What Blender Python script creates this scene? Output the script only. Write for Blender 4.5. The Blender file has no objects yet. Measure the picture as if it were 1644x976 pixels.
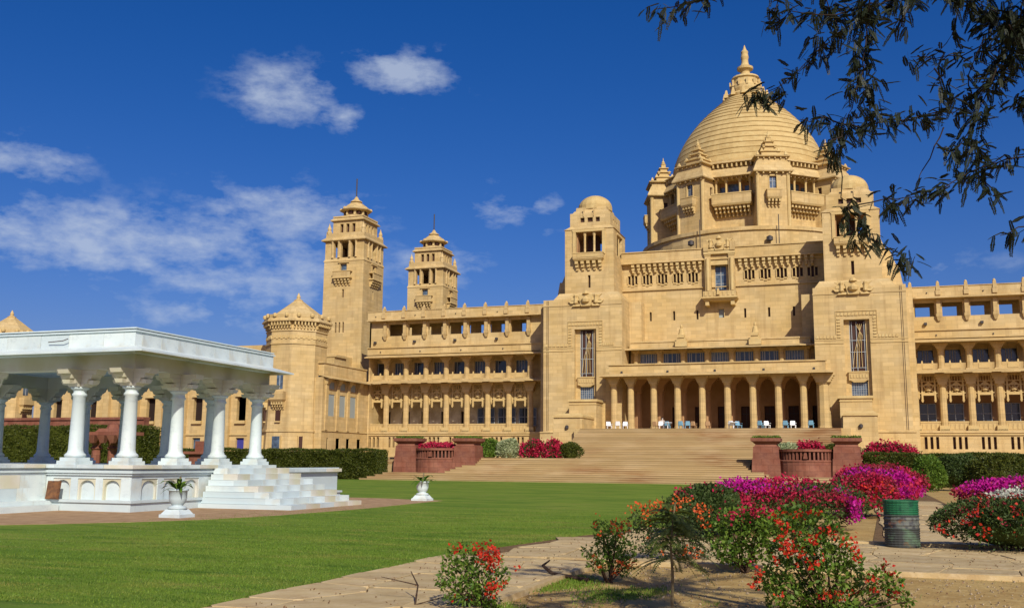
import bpy, math, random
import numpy as np
from mathutils import Vector, Matrix
random.seed(7); RNG = np.random.default_rng(7)
sc = bpy.context.scene
COL = sc.collection
R = math.radians
# ------------------------------------------------------------------ camera
PHI, TH, ROLL, FPX, IW, IH = R(19), R(8.95), R(0.45), 1600.0, 1644, 976
CAMZ = 1.65
cd = bpy.data.cameras.new("camera"); cam = bpy.data.objects.new("camera", cd); COL.objects.link(cam)
cam.matrix_world = Matrix.Translation((0, 0, CAMZ)) @ (Matrix.Rotation(PHI, 4, 'Z') @ Matrix.Rotation(R(90) + TH, 4, 'X') @ Matrix.Rotation(ROLL, 4, 'Z'))
cd.sensor_fit = 'HORIZONTAL'; cd.sensor_width = 36; cd.lens = FPX / IW * 36
cd.clip_start = 0.05; cd.clip_end = 6000
sc.camera = cam
CM = cam.matrix_world.to_3x3()
def ray(px, py): return CM @ Vector(((px - IW / 2) / FPX, (IH / 2 - py) / FPX, -1))
def at(px, py, d):
    """measured point of the photograph at distance d along the view axis"""
    return Vector((0, 0, CAMZ)) + ray(px, py) * d
# ------------------------------------------------------------------ view
sc.view_settings.view_transform = 'Standard'; sc.view_settings.look = 'None'
sc.view_settings.exposure = 0.0; sc.view_settings.gamma = 1.0
# ------------------------------------------------------------------ sun
TOSUN = Vector((0.65, -1.0, 0.82)).normalized()
sl = bpy.data.lights.new("sun", 'SUN'); so = bpy.data.objects.new("sun", sl); COL.objects.link(so)
sl.energy = 4.55; sl.angle = R(0.5); sl.color = (1.0, 0.93, 0.80)
so.rotation_euler = TOSUN.to_track_quat('Z', 'Y').to_euler()
so.location = (30, -40, 60)
# ------------------------------------------------------------------ sky with clouds
w = bpy.data.worlds.new("World"); sc.world = w; w.use_nodes = True
nt = w.node_tree; N = nt.nodes; K = nt.links; N.clear()
def nd(t, **kw):
    n = N.new(t)
    for k, v in kw.items(): setattr(n, k, v)
    return n
def mth(op, a, b=None, c=None, clamp=False):
    n = N.new('ShaderNodeMath'); n.operation = op; n.use_clamp = clamp
    for i, v in enumerate((a, b, c)):
        if v is None: continue
        if isinstance(v, (int, float)): n.inputs[i].default_value = v
        else: K.new(v, n.inputs[i])
    return n.outputs[0]
out = nd('ShaderNodeOutputWorld'); bg = nd('ShaderNodeBackground'); K.new(bg.outputs[0], out.inputs[0])
bg.inputs[1].default_value = 0.076
sky = nd('ShaderNodeTexSky'); sky.sky_type = 'NISHITA'; sky.sun_disc = False
sky.sun_elevation = math.asin(TOSUN.z); sky.sun_rotation = math.atan2(TOSUN.x, TOSUN.y)
sky.air_density = 1.0; sky.dust_density = 1.9; sky.ozone_density = 4.0; sky.altitude = 200
hs = nd('ShaderNodeHueSaturation'); hs.inputs['Saturation'].default_value = 1.37; hs.inputs['Value'].default_value = 1.0
K.new(sky.outputs[0], hs.inputs['Color'])
gm = nd('ShaderNodeMix', data_type='RGBA', blend_type='MULTIPLY'); gm.inputs[0].default_value = 1.0
K.new(hs.outputs[0], gm.inputs[6]); gm.inputs[7].default_value = (0.92, 0.80, 1.16, 1)
tc = nd('ShaderNodeTexCoord'); sep = nd('ShaderNodeSeparateXYZ'); K.new(tc.outputs['Generated'], sep.inputs[0])
az = mth('ARCTAN2', sep.outputs[0], sep.outputs[1])
hor = mth('SQRT', mth('ADD', mth('POWER', sep.outputs[0], 2.0), mth('POWER', sep.outputs[1], 2.0)))
el = mth('ARCTAN2', sep.outputs[2], hor)
# cloud banks: azimuth, elevation, half width, half height (degrees), strength
def dirof(px, py):
    d = ray(px, py); return math.degrees(math.atan2(d.x, d.y)), math.degrees(math.atan2(d.z, math.hypot(d.x, d.y)))
BL = []
for px, py, hw, hh, s in ((460, 150, 85, 48, 1.0), (548, 190, 46, 24, .9), (645, 118, 92, 38, 1.0), (30, 258, 90, 34, .95), (190, 388, 330, 58, 1.05), (460, 345, 140, 48, 1.0),
                          (420, 448, 180, 55, .95), (800, 340, 78, 28, .75), (878, 330, 40, 24, .75), (1520, 425, 62, 24, .55), (1600, 425, 50, 18, .4), (700, 430, 100, 55, .65),
                          (330, 500, 200, 40, .65), (785, 287, 28, 10, .4), (60, 330, 80, 30, .6), (880, 375, 50, 16, .4)):
    a, e = dirof(px, py); BL.append((a, e, hw / 28.0 * 1.12, hh / 28.0 * 1.1, s))
for k in range(23):     # the same broken cumulus all round the sky
    BL.append(((35 + k * 11 + 5 * math.sin(k * 2.3)), 9 + 13 * abs(math.sin(k * 1.7)), 4 + 2 * math.sin(k), 1.5, .7))
cmb = nd('ShaderNodeCombineXYZ'); K.new(az, cmb.inputs[0]); K.new(mth('MULTIPLY', el, 1.9), cmb.inputs[1])
n1 = nd('ShaderNodeTexNoise'); n1.inputs['Scale'].default_value = 9; n1.inputs['Detail'].default_value = 9; n1.inputs['Roughness'].default_value = .62
K.new(cmb.outputs[0], n1.inputs['Vector'])
n2 = nd('ShaderNodeTexNoise'); n2.inputs['Scale'].default_value = 30; n2.inputs['Detail'].default_value = 6; n2.inputs['Roughness'].default_value = .6
K.new(cmb.outputs[0], n2.inputs['Vector'])
tot = None
for a, e, hw, hh, s in BL:
    dx = mth('MULTIPLY', mth('SUBTRACT', az, R((a + 180) % 360 - 180)), 1 / R(hw))
    dy = mth('MULTIPLY', mth('SUBTRACT', el, R(e)), 1 / R(hh))
    r2 = mth('ADD', mth('MULTIPLY', dx, dx), mth('MULTIPLY', dy, dy))
    g = mth('MULTIPLY', mth('EXPONENT', mth('MULTIPLY', r2, -1.1)), s)
    tot = g if tot is None else mth('MAXIMUM', tot, g)
nn = mth('ADD', mth('MULTIPLY', n1.outputs[0], 1.25), mth('MULTIPLY', n2.outputs[0], 0.75))   # about 1
den = mth('MULTIPLY', mth('SUBTRACT', mth('ADD', tot, mth('MULTIPLY', mth('SUBTRACT', nn, 1.0), 2.1)), 0.38), 1.2, clamp=True)
den = mth('MULTIPLY', mth('MULTIPLY', den, mth('MULTIPLY', tot, 1.6, clamp=True)), 0.64)
cm = nd('ShaderNodeMix', data_type='RGBA'); K.new(den, cm.inputs[0]); K.new(gm.outputs[2], cm.inputs[6])
CLOUDC = cm.inputs[7]; CLOUDC.default_value = (7.2, 8.2, 9.8, 1)
K.new(cm.outputs[2], bg.inputs[0])

# ------------------------------------------------------------------ materials
def rgb(h):
    h = h.lstrip('#'); v = [int(h[i:i + 2], 16) / 255 for i in (0, 2, 4)]
    return tuple(c / 12.92 if c <= .04045 else ((c + .055) / 1.055) ** 2.4 for c in v)
class MT:
    def __init__(s, name, rough=.8, spec=.3):
        s.m = bpy.data.materials.new(name); s.m.use_nodes = True; s.t = s.m.node_tree
        s.b = s.t.nodes['Principled BSDF']; s.b.inputs['Roughness'].default_value = rough
        s.b.inputs['Specular IOR Level'].default_value = spec
        s.c = None; s.co = s.n('ShaderNodeTexCoord').outputs['Object']; s.h = None
    def n(s, t): return s.t.nodes.new(t)
    def l(s, a, b): s.t.links.new(a, b)
    def base(s, c):
        x = s.n('ShaderNodeRGB'); x.outputs[0].default_value = (*c, 1); s.c = x.outputs[0]; return s
    def vary_obj(s, amt=.15):
        oi = s.n('ShaderNodeObjectInfo'); r = s.n('ShaderNodeMapRange'); s.l(oi.outputs['Random'], r.inputs[0]); r.inputs[3].default_value = 1 - amt; r.inputs[4].default_value = 1 + amt
        m = s.n('ShaderNodeVectorMath'); m.operation = 'SCALE'; s.l(s.c, m.inputs[0]); s.l(r.outputs[0], m.inputs['Scale']); s.c = m.outputs[0]; return s
    def tint_obj(s, c2, lo, fac=.8):
        oi = s.n('ShaderNodeObjectInfo'); q = s.n('ShaderNodeMath'); q.operation = 'MULTIPLY'; s.l(oi.outputs['Random'], q.inputs[0]); q.inputs[1].default_value = 7.3
        f = s.n('ShaderNodeMath'); f.operation = 'FRACT'; s.l(q.outputs[0], f.inputs[0]); r = s.n('ShaderNodeMapRange'); s.l(f.outputs[0], r.inputs[0]); r.inputs[1].default_value = lo; r.inputs[2].default_value = 1; r.inputs[4].default_value = fac
        mx = s.n('ShaderNodeMix'); mx.data_type = 'RGBA'; s.l(r.outputs[0], mx.inputs[0]); s.l(s.c, mx.inputs[6]); mx.inputs[7].default_value = (*c2, 1); s.c = mx.outputs[2]; return s
    def noise(s, c2, scale, lo=.4, hi=.6, fac=1., detail=5, stretch=None, rough=.55):
        tx = s.n('ShaderNodeTexNoise'); tx.inputs['Scale'].default_value = scale; tx.inputs['Detail'].default_value = detail; tx.inputs['Roughness'].default_value = rough
        co = s.co
        if stretch:
            mp = s.n('ShaderNodeMapping'); mp.inputs['Scale'].default_value = stretch; s.l(co, mp.inputs[0]); co = mp.outputs[0]
        s.l(co, tx.inputs['Vector'])
        r = s.n('ShaderNodeMapRange'); r.inputs[1].default_value = lo; r.inputs[2].default_value = hi; r.inputs[4].default_value = fac; s.l(tx.outputs[0], r.inputs[0])
        mx = s.n('ShaderNodeMix'); mx.data_type = 'RGBA'; s.l(r.outputs[0], mx.inputs[0]); s.l(s.c, mx.inputs[6]); mx.inputs[7].default_value = (*c2, 1); s.c = mx.outputs[2]; return s
    def bricks(s, cm_, w_, h_, mort=.02, fac=.5, c2=None):
        """ashlar courses on vertical walls: u = x + y, v = z"""
        sp = s.n('ShaderNodeSeparateXYZ'); s.l(s.co, sp.inputs[0]); ad = s.n('ShaderNodeMath'); s.l(sp.outputs[0], ad.inputs[0]); s.l(sp.outputs[1], ad.inputs[1])
        cb = s.n('ShaderNodeCombineXYZ'); s.l(ad.outputs[0], cb.inputs[0]); s.l(sp.outputs[2], cb.inputs[1])
        bt = s.n('ShaderNodeTexBrick'); s.l(cb.outputs[0], bt.inputs['Vector']); bt.inputs['Scale'].default_value = 1
        bt.inputs['Brick Width'].default_value = w_; bt.inputs['Row Height'].default_value = h_; bt.inputs['Mortar Size'].default_value = mort
        bt.inputs['Color1'].default_value = (.80, .79, .76, 1); bt.inputs['Color2'].default_value = (1.16, 1.14, 1.10, 1); bt.inputs['Mortar'].default_value = (*cm_, 1)
        mx = s.n('ShaderNodeMix'); mx.data_type = 'RGBA'; mx.blend_type = 'MULTIPLY'; mx.inputs[0].default_value = fac; s.l(s.c, mx.inputs[6]); s.l(bt.outputs[0], mx.inputs[7]); s.c = mx.outputs[2]; return s
    def bump(s, scale, st=.3, dist=.02, detail=4):
        tx = s.n('ShaderNodeTexNoise'); tx.inputs['Scale'].default_value = scale; tx.inputs['Detail'].default_value = detail; s.l(s.co, tx.inputs['Vector'])
        bp = s.n('ShaderNodeBump'); bp.inputs['Strength'].default_value = st; bp.inputs['Distance'].default_value = dist; s.l(tx.outputs[0], bp.inputs['Height']); s.l(bp.outputs[0], s.b.inputs['Normal']); return s
    def done(s):
        s.l(s.c, s.b.inputs['Base Color']); return s.m
SAND = MT('sandstone').base((.515, .366, .150)).noise((.60, .465, .24), .35, .35, .7, .8).noise((.43, .30, .10), 1.6, .55, .75, .45, 4, (.35, .35, 1.6)).noise((.50, .33, .12), .9, .6, .8, .35).noise((.36, .24, .10), 1.1, .52, .76, .7, 6, (1.6, 1.6, .13)).bricks((.74, .70, .64), 1.1, .42, .018, .6).bump(6, .25, .03).done()
SANDF = MT('carved_sandstone').base((.555, .405, .17)).noise((.43, .29, .11), 2.2, .45, .75, .55).noise((.61, .50, .24), .6, .5, .7, .6).bump(8, .4, .04).done()
SANDD = MT('weathered_sandstone').base((.36, .21, .10)).noise((.46, .29, .14), 1.5, .4, .6).bump(6, .3, .03).done()
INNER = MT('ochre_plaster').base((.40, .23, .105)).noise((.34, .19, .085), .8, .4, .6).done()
CREAM = MT('cream_plaster').base((.74, .66, .46)).noise((.5, .42, .26), .8, .4, .6).done()
DOMEM = MT('dome_stone').base((.55, .40, .165)).noise((.42, .29, .11), .5, .4, .65, .8, 5, (1, 1, 3)).noise((.60, .48, .22), 1.8, .5, .7, .6).bump(5, .3, .04).done()
REDST = MT('red_sandstone').base((.20, .070, .04)).noise((.27, .115, .07), 1.3, .4, .65, .9).noise((.14, .045, .035), 2.5, .5, .75, .7).bricks((.55, .5, .5), .9, .45, .02, .6).bump(8, .35, .03).done()
STEPM = MT('step_sandstone').base((.40, .285, .13)).noise((.29, .15, .06), .5, .50, .66, .85, 4, (.25, 1, 2)).noise((.48, .36, .19), 1.2, .47, .66, .8, 5, (.3, 1, 3)).vary_obj(.13).bump(7, .3, .02).done()
MARB = MT('white_marble', .45, .4).base((.65, .73, .705)).noise((.50, .59, .61), .8, .42, .62, .8, 6).noise((.60, .52, .33), 1.1, .55, .72, .6, 5).noise((.38, .45, .47), 2.0, .54, .72, .7, 8, (1, 1, 2.2), .75).noise((.44, .42, .33), 3.0, .58, .76, .6, 6, (2.5, 2.5, .25), .7).tint_obj((.50, .60, .62), .55, .9).vary_obj(.10).bump(20, .1, .005).done()
MARBS = MT('stained_marble', .5, .4).base((.56, .54, .38)).noise((.46, .38, .20), 2.0, .45, .7, .8, 6).noise((.70, .70, .66), 1, .4, .6, .6).vary_obj(.1).done()
MARBU = MT('bounce_tinted_marble', .6, .3).base((.62, .52, .25)).noise((.38, .26, .09), 1.4, .4, .7, .9, 6).noise((.55, .54, .47), 3, .45, .7, .7).done()  # warm bounce light under the roof is mixed into this ochre marble colour
GLASS = MT('window_glass', .12, .6).base((.035, .05, .07)).done()
GLASB = MT('blue_glass', .15, .6).base((.10, .15, .21)).noise((.05, .07, .1), 2, .4, .6).done()
DARK = MT('dark_interior', .9).base((.022, .012, .008)).done()
FRAME = MT('painted_frame', .5).base((.34, .36, .36)).done()
SHUT = MT('grey_shutter', .6).base((.30, .34, .32)).done()
BLUED = MT('blue_door', .5).base((.05, .05, .25)).done()
BROWN = MT('dark_wood_and_shade', .6).base((.06, .025, .015)).done()
IRON = MT('dark_iron', .5).base((.05, .045, .045)).done()
LAWN = MT('lawn_grass', .9, .1).base((.13, .215, .024)).noise((.20, .275, .036), .45, .40, .60, 1., 6, (.45, 1, 1)).noise((.07, .145, .016), 1.2, .50, .64, .85, 7, (.4, 1.6, 1), .7).noise((.31, .285, .07), .8, .54, .70, .8, 7, (.4, 1.5, 1), .65).noise((.10, .18, .02), 14, .45, .7, .6, 3).bump(30, .8, .04).done()
SOIL = MT('dry_soil', .95, .1).base((.45, .31, .115)).noise((.34, .215, .075), 1.1, .4, .65, .9, 8).noise((.53, .40, .17), 5, .5, .7, .7, 5).noise((.17, .20, .05), .9, .60, .68, .0).bump(14, .7, .03, 8).done()
GRAV = MT('far_ground', .95, .1).base((.30, .19, .11)).noise((.20, .13, .07), .3, .4, .6).done()
PINK = MT('pink_gravel', .95, .1).base((.42, .28, .16)).noise((.30, .19, .10), 2.5, .4, .65, .9, 7).bump(25, .5, .02).done()
FLAG = MT('flagstone', .85, .2).base((.52, .40, .20)).noise((.40, .28, .13), 1.7, .4, .65, .9, 7).noise((.60, .48, .28), 6, .5, .7, .6).vary_obj(.14).bump(18, .5, .015, 6).done()
def leafm(name, c1, c2, tr=.25):
    m = MT(name, .55, .25).base(c1); oi = m.n('ShaderNodeNewGeometry')
    mx = m.n('ShaderNodeMix'); mx.data_type = 'RGBA'; m.l(oi.outputs['Random Per Island'], mx.inputs[0]); m.l(m.c, mx.inputs[6]); mx.inputs[7].default_value = (*c2, 1); m.c = mx.outputs[2]
    m.done(); t = m.n('ShaderNodeBsdfTranslucent'); m.l(m.c, t.inputs[0]); ms = m.n('ShaderNodeMixShader'); ms.inputs[0].default_value = tr
    m.l(m.b.outputs[0], ms.inputs[1]); m.l(t.outputs[0], ms.inputs[2]); m.l(ms.outputs[0], m.t.nodes['Material Output'].inputs[0]); return m.m
HEDGE = leafm('hedge_leaf', (.035, .055, .006), (.095, .105, .012), .15)
LEAFD = leafm('dark_leaf', (.030, .060, .014), (.09, .13, .030))
LEAFG = leafm('bright_leaf', (.055, .125, .012), (.16, .245, .03))
LEAFY = leafm('pale_leaf', (.28, .36, .16), (.50, .52, .30))
LEAFT = leafm('feather_leaf', (.08, .12, .02), (.18, .21, .04))
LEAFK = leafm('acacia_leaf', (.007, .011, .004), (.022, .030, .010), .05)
FRED = leafm('red_flower', (.48, .018, .012), (.66, .06, .02), .3)
FORG = leafm('orange_flower', (.62, .07, .012), (.72, .18, .04), .3)
FCRI = leafm('crimson_flower', (.40, .012, .045), (.60, .03, .09), .3)
FMAG = leafm('magenta_flower', (.45, .008, .20), (.62, .02, .36), .3)
FDRK = leafm('wine_flower', (.22, .02, .03), (.38, .05, .06), .3)
BARKD = MT('dark_bark', .9, .1).base((.035, .025, .018)).done()
BARK = MT('bark', .9, .1).base((.10, .065, .04)).noise((.05, .03, .02), 20, .4, .6).done()
STEM = MT('pale_stem', .8, .1).base((.24, .20, .11)).noise((.14, .11, .06), 15, .4, .6).done()
PLAS = MT('white_plastic', .4, .5).base((.72, .74, .74)).done()
PLAB = MT('blue_plastic', .4, .5).base((.16, .34, .46)).done()
PLAW = MT('wicker', .6).base((.42, .26, .13)).done()

# ------------------------------------------------------------------ mesh building
WL = {}     # world location of every parent
class MB:
    def __init__(s): s.v = []; s.f = []; s.m = []; s.sm = False
    def add(s, vs, fs, m=0):
        o = len(s.v); s.v.extend(vs)
        for f in fs: s.f.append(tuple(o + i for i in f)); s.m.append(m)
    def box(s, x0, x1, y0, y1, z0, z1, m=0):
        if x0 > x1: x0, x1 = x1, x0
        if y0 > y1: y0, y1 = y1, y0
        s.add([(x0, y0, z0), (x1, y0, z0), (x1, y1, z0), (x0, y1, z0), (x0, y0, z1), (x1, y0, z1), (x1, y1, z1), (x0, y1, z1)],
              [(0, 3, 2, 1), (4, 5, 6, 7), (0, 1, 5, 4), (1, 2, 6, 5), (2, 3, 7, 6), (3, 0, 4, 7)], m)
    def frus(s, cx, cy, z0, z1, hx0, hy0, hx1, hy1, m=0, dx=0, dy=0):
        q = lambda hx, hy, z, a=0, b=0: [(cx - hx + a, cy - hy + b, z), (cx + hx + a, cy - hy + b, z), (cx + hx + a, cy + hy + b, z), (cx - hx + a, cy + hy + b, z)]
        s.add(q(hx0, hy0, z0) + q(hx1, hy1, z1, dx, dy), [(0, 3, 2, 1), (4, 5, 6, 7), (0, 1, 5, 4), (1, 2, 6, 5), (2, 3, 7, 6), (3, 0, 4, 7)], m)
    def prism(s, p0, z0, z1, p1=None, m=0):
        p1 = p1 or p0; n = len(p0)
        s.add([(x, y, z0) for x, y in p0] + [(x, y, z1) for x, y in p1],
              [tuple(range(n))[::-1], tuple(range(n, 2 * n))] + [(i, (i + 1) % n, n + (i + 1) % n, n + i) for i in range(n)], m)
    def lathe(s, cx, cy, prof, n=16, m=0, a0=0., a1=2 * math.pi, rot=0.):
        full = a1 - a0 > 6.28; k = n if full else n + 1; vs = []
        for r, z in prof:
            for i in range(k):
                a = rot + a0 + (a1 - a0) * i / n; vs.append((cx + r * math.cos(a), cy + r * math.sin(a), z))
        fs = []
        for j in range(len(prof) - 1):
            for i in range(n):
                i2 = (i + 1) % k if full else i + 1
                fs.append((j * k + i, j * k + i2, (j + 1) * k + i2, (j + 1) * k + i))
        if full: fs.append(tuple(range(k))[::-1]); fs.append(tuple(range((len(prof) - 1) * k, len(prof) * k)))
        s.add(vs, fs, m)
    def tube(s, pts, rad, n=6, m=0):
        pts = [Vector(p) for p in pts]; rings = []
        for i, p in enumerate(pts):
            t = (pts[min(i + 1, len(pts) - 1)] - pts[max(i - 1, 0)]).normalized()
            a = t.cross(Vector((0, 0, 1)) if abs(t.z) < .9 else Vector((1, 0, 0))).normalized(); b = t.cross(a)
            r = rad[i] if isinstance(rad, (list, tuple)) else rad
            rings += [tuple(p + a * (r * math.cos(2 * math.pi * k / n)) + b * (r * math.sin(2 * math.pi * k / n))) for k in range(n)]
        L = len(pts); fs = [(j * n + i, j * n + (i + 1) % n, (j + 1) * n + (i + 1) % n, (j + 1) * n + i) for j in range(L - 1) for i in range(n)]
        fs += [tuple(range(n))[::-1], tuple(range((L - 1) * n, L * n))]
        s.add(rings, fs, m)
    def facade(s, O, d, W, z0, z1, holes=(), t=.5, m=0, mb=1):
        """wall plane from O along unit d, outward normal (d.y,-d.x); holes = (u0,u1,za,zb[,back material or None])"""
        nx, ny = -d[1], d[0]                      # inward
        us = sorted({0., W, *[h[0] for h in holes], *[h[1] for h in holes]}); zs = sorted({z0, z1, *[h[2] for h in holes], *[h[3] for h in holes]})
        P = lambda u, z, k=0.: (O[0] + d[0] * u + nx * k, O[1] + d[1] * u + ny * k, z)
        for a, b in zip(us, us[1:]):
            for c, e in zip(zs, zs[1:]):
                um, zm = (a + b) / 2, (c + e) / 2
                if any(h[0] < um < h[1] and h[2] < zm < h[3] for h in holes): continue
                s.add([P(a, c), P(b, c), P(b, e), P(a, e)], [(0, 1, 2, 3)], m)
        for h in holes:
            a, b, c, e = h[:4]; bm = h[4] if len(h) > 4 else mb; tt = h[5] if len(h) > 5 else t
            s.add([P(a, c), P(b, c), P(b, e), P(a, e), P(a, c, tt), P(b, c, tt), P(b, e, tt), P(a, e, tt)],
                  [(0, 4, 5, 1), (1, 5, 6, 2), (2, 6, 7, 3), (3, 7, 4, 0)], m)
            if bm is not None: s.add([P(a, c, tt), P(b, c, tt), P(b, e, tt), P(a, e, tt)], [(0, 1, 2, 3)], bm)
    def rect(s, cx, cy, hx, hy, z0, z1, F=(), Rr=(), L=(), B=(), t=.5, m=0, mb=1, top=True):
        s.facade((cx - hx, cy - hy), (1, 0), 2 * hx, z0, z1, [(h[0] + hx, h[1] + hx, *h[2:]) for h in F], t, m, mb)
        s.facade((cx + hx, cy - hy), (0, 1), 2 * hy, z0, z1, [(h[0] + hy, h[1] + hy, *h[2:]) for h in Rr], t, m, mb)
        s.facade((cx + hx, cy + hy), (-1, 0), 2 * hx, z0, z1, [(h[0] + hx, h[1] + hx, *h[2:]) for h in B], t, m, mb)
        s.facade((cx - hx, cy + hy), (0, -1), 2 * hy, z0, z1, [(h[0] + hy, h[1] + hy, *h[2:]) for h in L], t, m, mb)
        if top: s.add([(cx - hx, cy - hy, z1), (cx + hx, cy - hy, z1), (cx + hx, cy + hy, z1), (cx - hx, cy + hy, z1)], [(0, 1, 2, 3)], m)
    def turn(s, i0, cx, cy, a, tx=0, ty=0):
        c, q = math.cos(a), math.sin(a)
        for i in range(i0, len(s.v)):
            x, y, z = s.v[i]; x -= cx; y -= cy; s.v[i] = (cx + x * c - y * q + tx, cy + x * q + y * c + ty, z)
    def build(s, name, mats, parent=None, loc=None, kind=None, label=None, smooth=False):
        """vertices are world coordinates, or local to `loc` when given"""
        if not isinstance(mats, (list, tuple)): mats = [mats]
        o0 = WL.get(parent, Vector((0, 0, 0))) if parent is not None else Vector((0, 0, 0))
        me = bpy.data.meshes.new(name)
        if loc is None:
            vs = np.array(s.v, dtype=float); c = (vs.min(0) + vs.max(0)) / 2; c[2] = vs[:, 2].min()
            base = Vector(c); pts = [tuple(p) for p in (vs - c)]
        else: base = Vector(loc); pts = s.v
        me.from_pydata(pts, [], s.f)
        for m in mats: me.materials.append(m)
        me.polygons.foreach_set('material_index', s.m)
        if smooth: me.polygons.foreach_set('use_smooth', [True] * len(s.f))
        me.update()
        o = bpy.data.objects.new(name, me); COL.objects.link(o); o.location = base - o0
        if parent is not None: o.parent = parent
        WL[o] = base
        if kind: o['kind'] = kind
        if label: o['label'] = label
        return o
def inst(o, loc, parent, rz=0.):
    c = bpy.data.objects.new(o.name.split('.')[0], o.data); COL.objects.link(c); c.parent = parent
    c.location = Vector(loc) - WL.get(parent, Vector((0, 0, 0))); c.rotation_euler = (0, 0, rz); WL[c] = Vector(loc)
    if 'kind' in o: c['kind'] = o['kind']
    return c
def thing(name, label, cat, loc=(0, 0, 0), group=None):
    o = bpy.data.objects.new(name, None); COL.objects.link(o); o.location = loc; WL[o] = Vector(loc)
    o['label'] = label; o['category'] = cat
    if group: o['group'] = group
    return o
def tag(o, label, cat, group=None):
    o['label'] = label; o['category'] = cat
    if group: o['group'] = group
    return o
def struct(o): o['kind'] = 'structure'; return o
def copy_tree(o, parent, loc, rz=0.):
    c = o.copy(); COL.objects.link(c); c.parent = parent; c.location = loc; c.rotation_euler = (0, 0, rz); WL[c] = Vector(loc) + (WL[parent] if parent else Vector((0, 0, 0)))
    for ch in list(o.children):
        d = ch.copy(); COL.objects.link(d); d.parent = c
        for g in list(ch.children):
            e = g.copy(); COL.objects.link(e); e.parent = d
    return c
# many small leaves as one mesh, from numpy
def leaf_mesh(name, pts, length, width, mat, parent, up=None, spread=1., kind='stuff', sizes=None, nrm=None):
    n = len(pts); pts = np.asarray(pts, float)
    d = RNG.normal(size=(n, 3))
    if nrm is not None: d = d * spread + nrm * .9
    if up is not None: d[:, 2] += up
    d /= np.linalg.norm(d, axis=1)[:, None] + 1e-9
    r = RNG.normal(size=(n, 3)); sd = np.cross(d, r); sd /= np.linalg.norm(sd, axis=1)[:, None] + 1e-9
    nr = np.cross(d, sd)
    L = (length * RNG.uniform(.6, 1.3, n))[:, None]; Wd = (width * RNG.uniform(.7, 1.25, n))[:, None]
    if sizes is not None: L = L * sizes[:, None]; Wd = Wd * sizes[:, None]
    v = np.empty((n, 4, 3)); v[:, 0] = pts; v[:, 1] = pts + d * L * .45 + sd * Wd * .5 + nr * Wd * .15; v[:, 2] = pts + d * L; v[:, 3] = pts + d * L * .45 - sd * Wd * .5 + nr * Wd * .15
    return quads(name, v.reshape(-1, 3), mat, parent, kind)
def quads(name, V, mat, parent, kind=None):
    o0 = WL.get(parent, Vector((0, 0, 0))) if parent is not None else Vector((0, 0, 0))
    V = np.asarray(V, float); n = len(V) // 4
    c = (V.min(0) + V.max(0)) / 2; c[2] = V[:, 2].min()
    me = bpy.data.meshes.new(name); me.vertices.add(4 * n); me.vertices.foreach_set('co', (V - c).ravel())
    me.loops.add(4 * n); me.loops.foreach_set('vertex_index', np.arange(4 * n)); me.polygons.add(n)
    me.polygons.foreach_set('loop_start', np.arange(0, 4 * n, 4)); me.polygons.foreach_set('loop_total', np.full(n, 4))
    me.materials.append(mat); me.update(calc_edges=True)
    o = bpy.data.objects.new(name, me); COL.objects.link(o); o.location = Vector(c) - o0
    if parent is not None: o.parent = parent
    WL[o] = Vector(c)
    if kind: o['kind'] = kind
    return o
# ================================================================== SETTING
A = -13.8     # X of the palace axis
g = MB(); g.add([(-1500, -60, -.05), (1500, -60, -.05), (1500, 2500, -.05), (-1500, 2500, -.05)], [(0, 1, 2, 3)]); struct(g.build('ground', GRAV))
g = MB(); g.add([(-9, -8, 0), (22, -8, 0), (22, 90, 0), (-9, 90, 0)], [(0, 1, 2, 3)]); struct(g.build('soil_bed', SOIL))
LP = [(-6.95, -6), (-6.95, 11.5), (-6.85, 14.2), (-6.6, 18.4), (-5.9, 22.2), (-4.6, 26.2), (-4.0, 31), (-3.9, 40), (-3.9, 76.1), (-70, 76.1), (-70, -6)]
g = MB(); g.prism(LP, -.04, .035); struct(g.build('lawn', LAWN))
g = MB(); g.prism([(-19.6, 19.2), (-18.64, 20.2), (-17.6, 21.5), (-16.65, 23.2), (-16.05, 25.9), (-15.75, 30.7), (-16.0, 35), (-16.1, 38.3), (-18.4, 39.0), (-21, 39.5), (-36, 39.5), (-36, 19.2)], 0, .041); struct(g.build('gravel_strip', PINK))
# ------------------------------------------------------------------ PALACE
pal = thing('palace', 'huge golden sandstone palace with ringed dome, paired towers and long colonnaded wings', 'palace', (A, 112, 0))
SM = [SAND, DARK, GLASS, GLASB, SANDF, FRAME, INNER, SHUT, BLUED, CREAM, BROWN, IRON]
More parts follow.
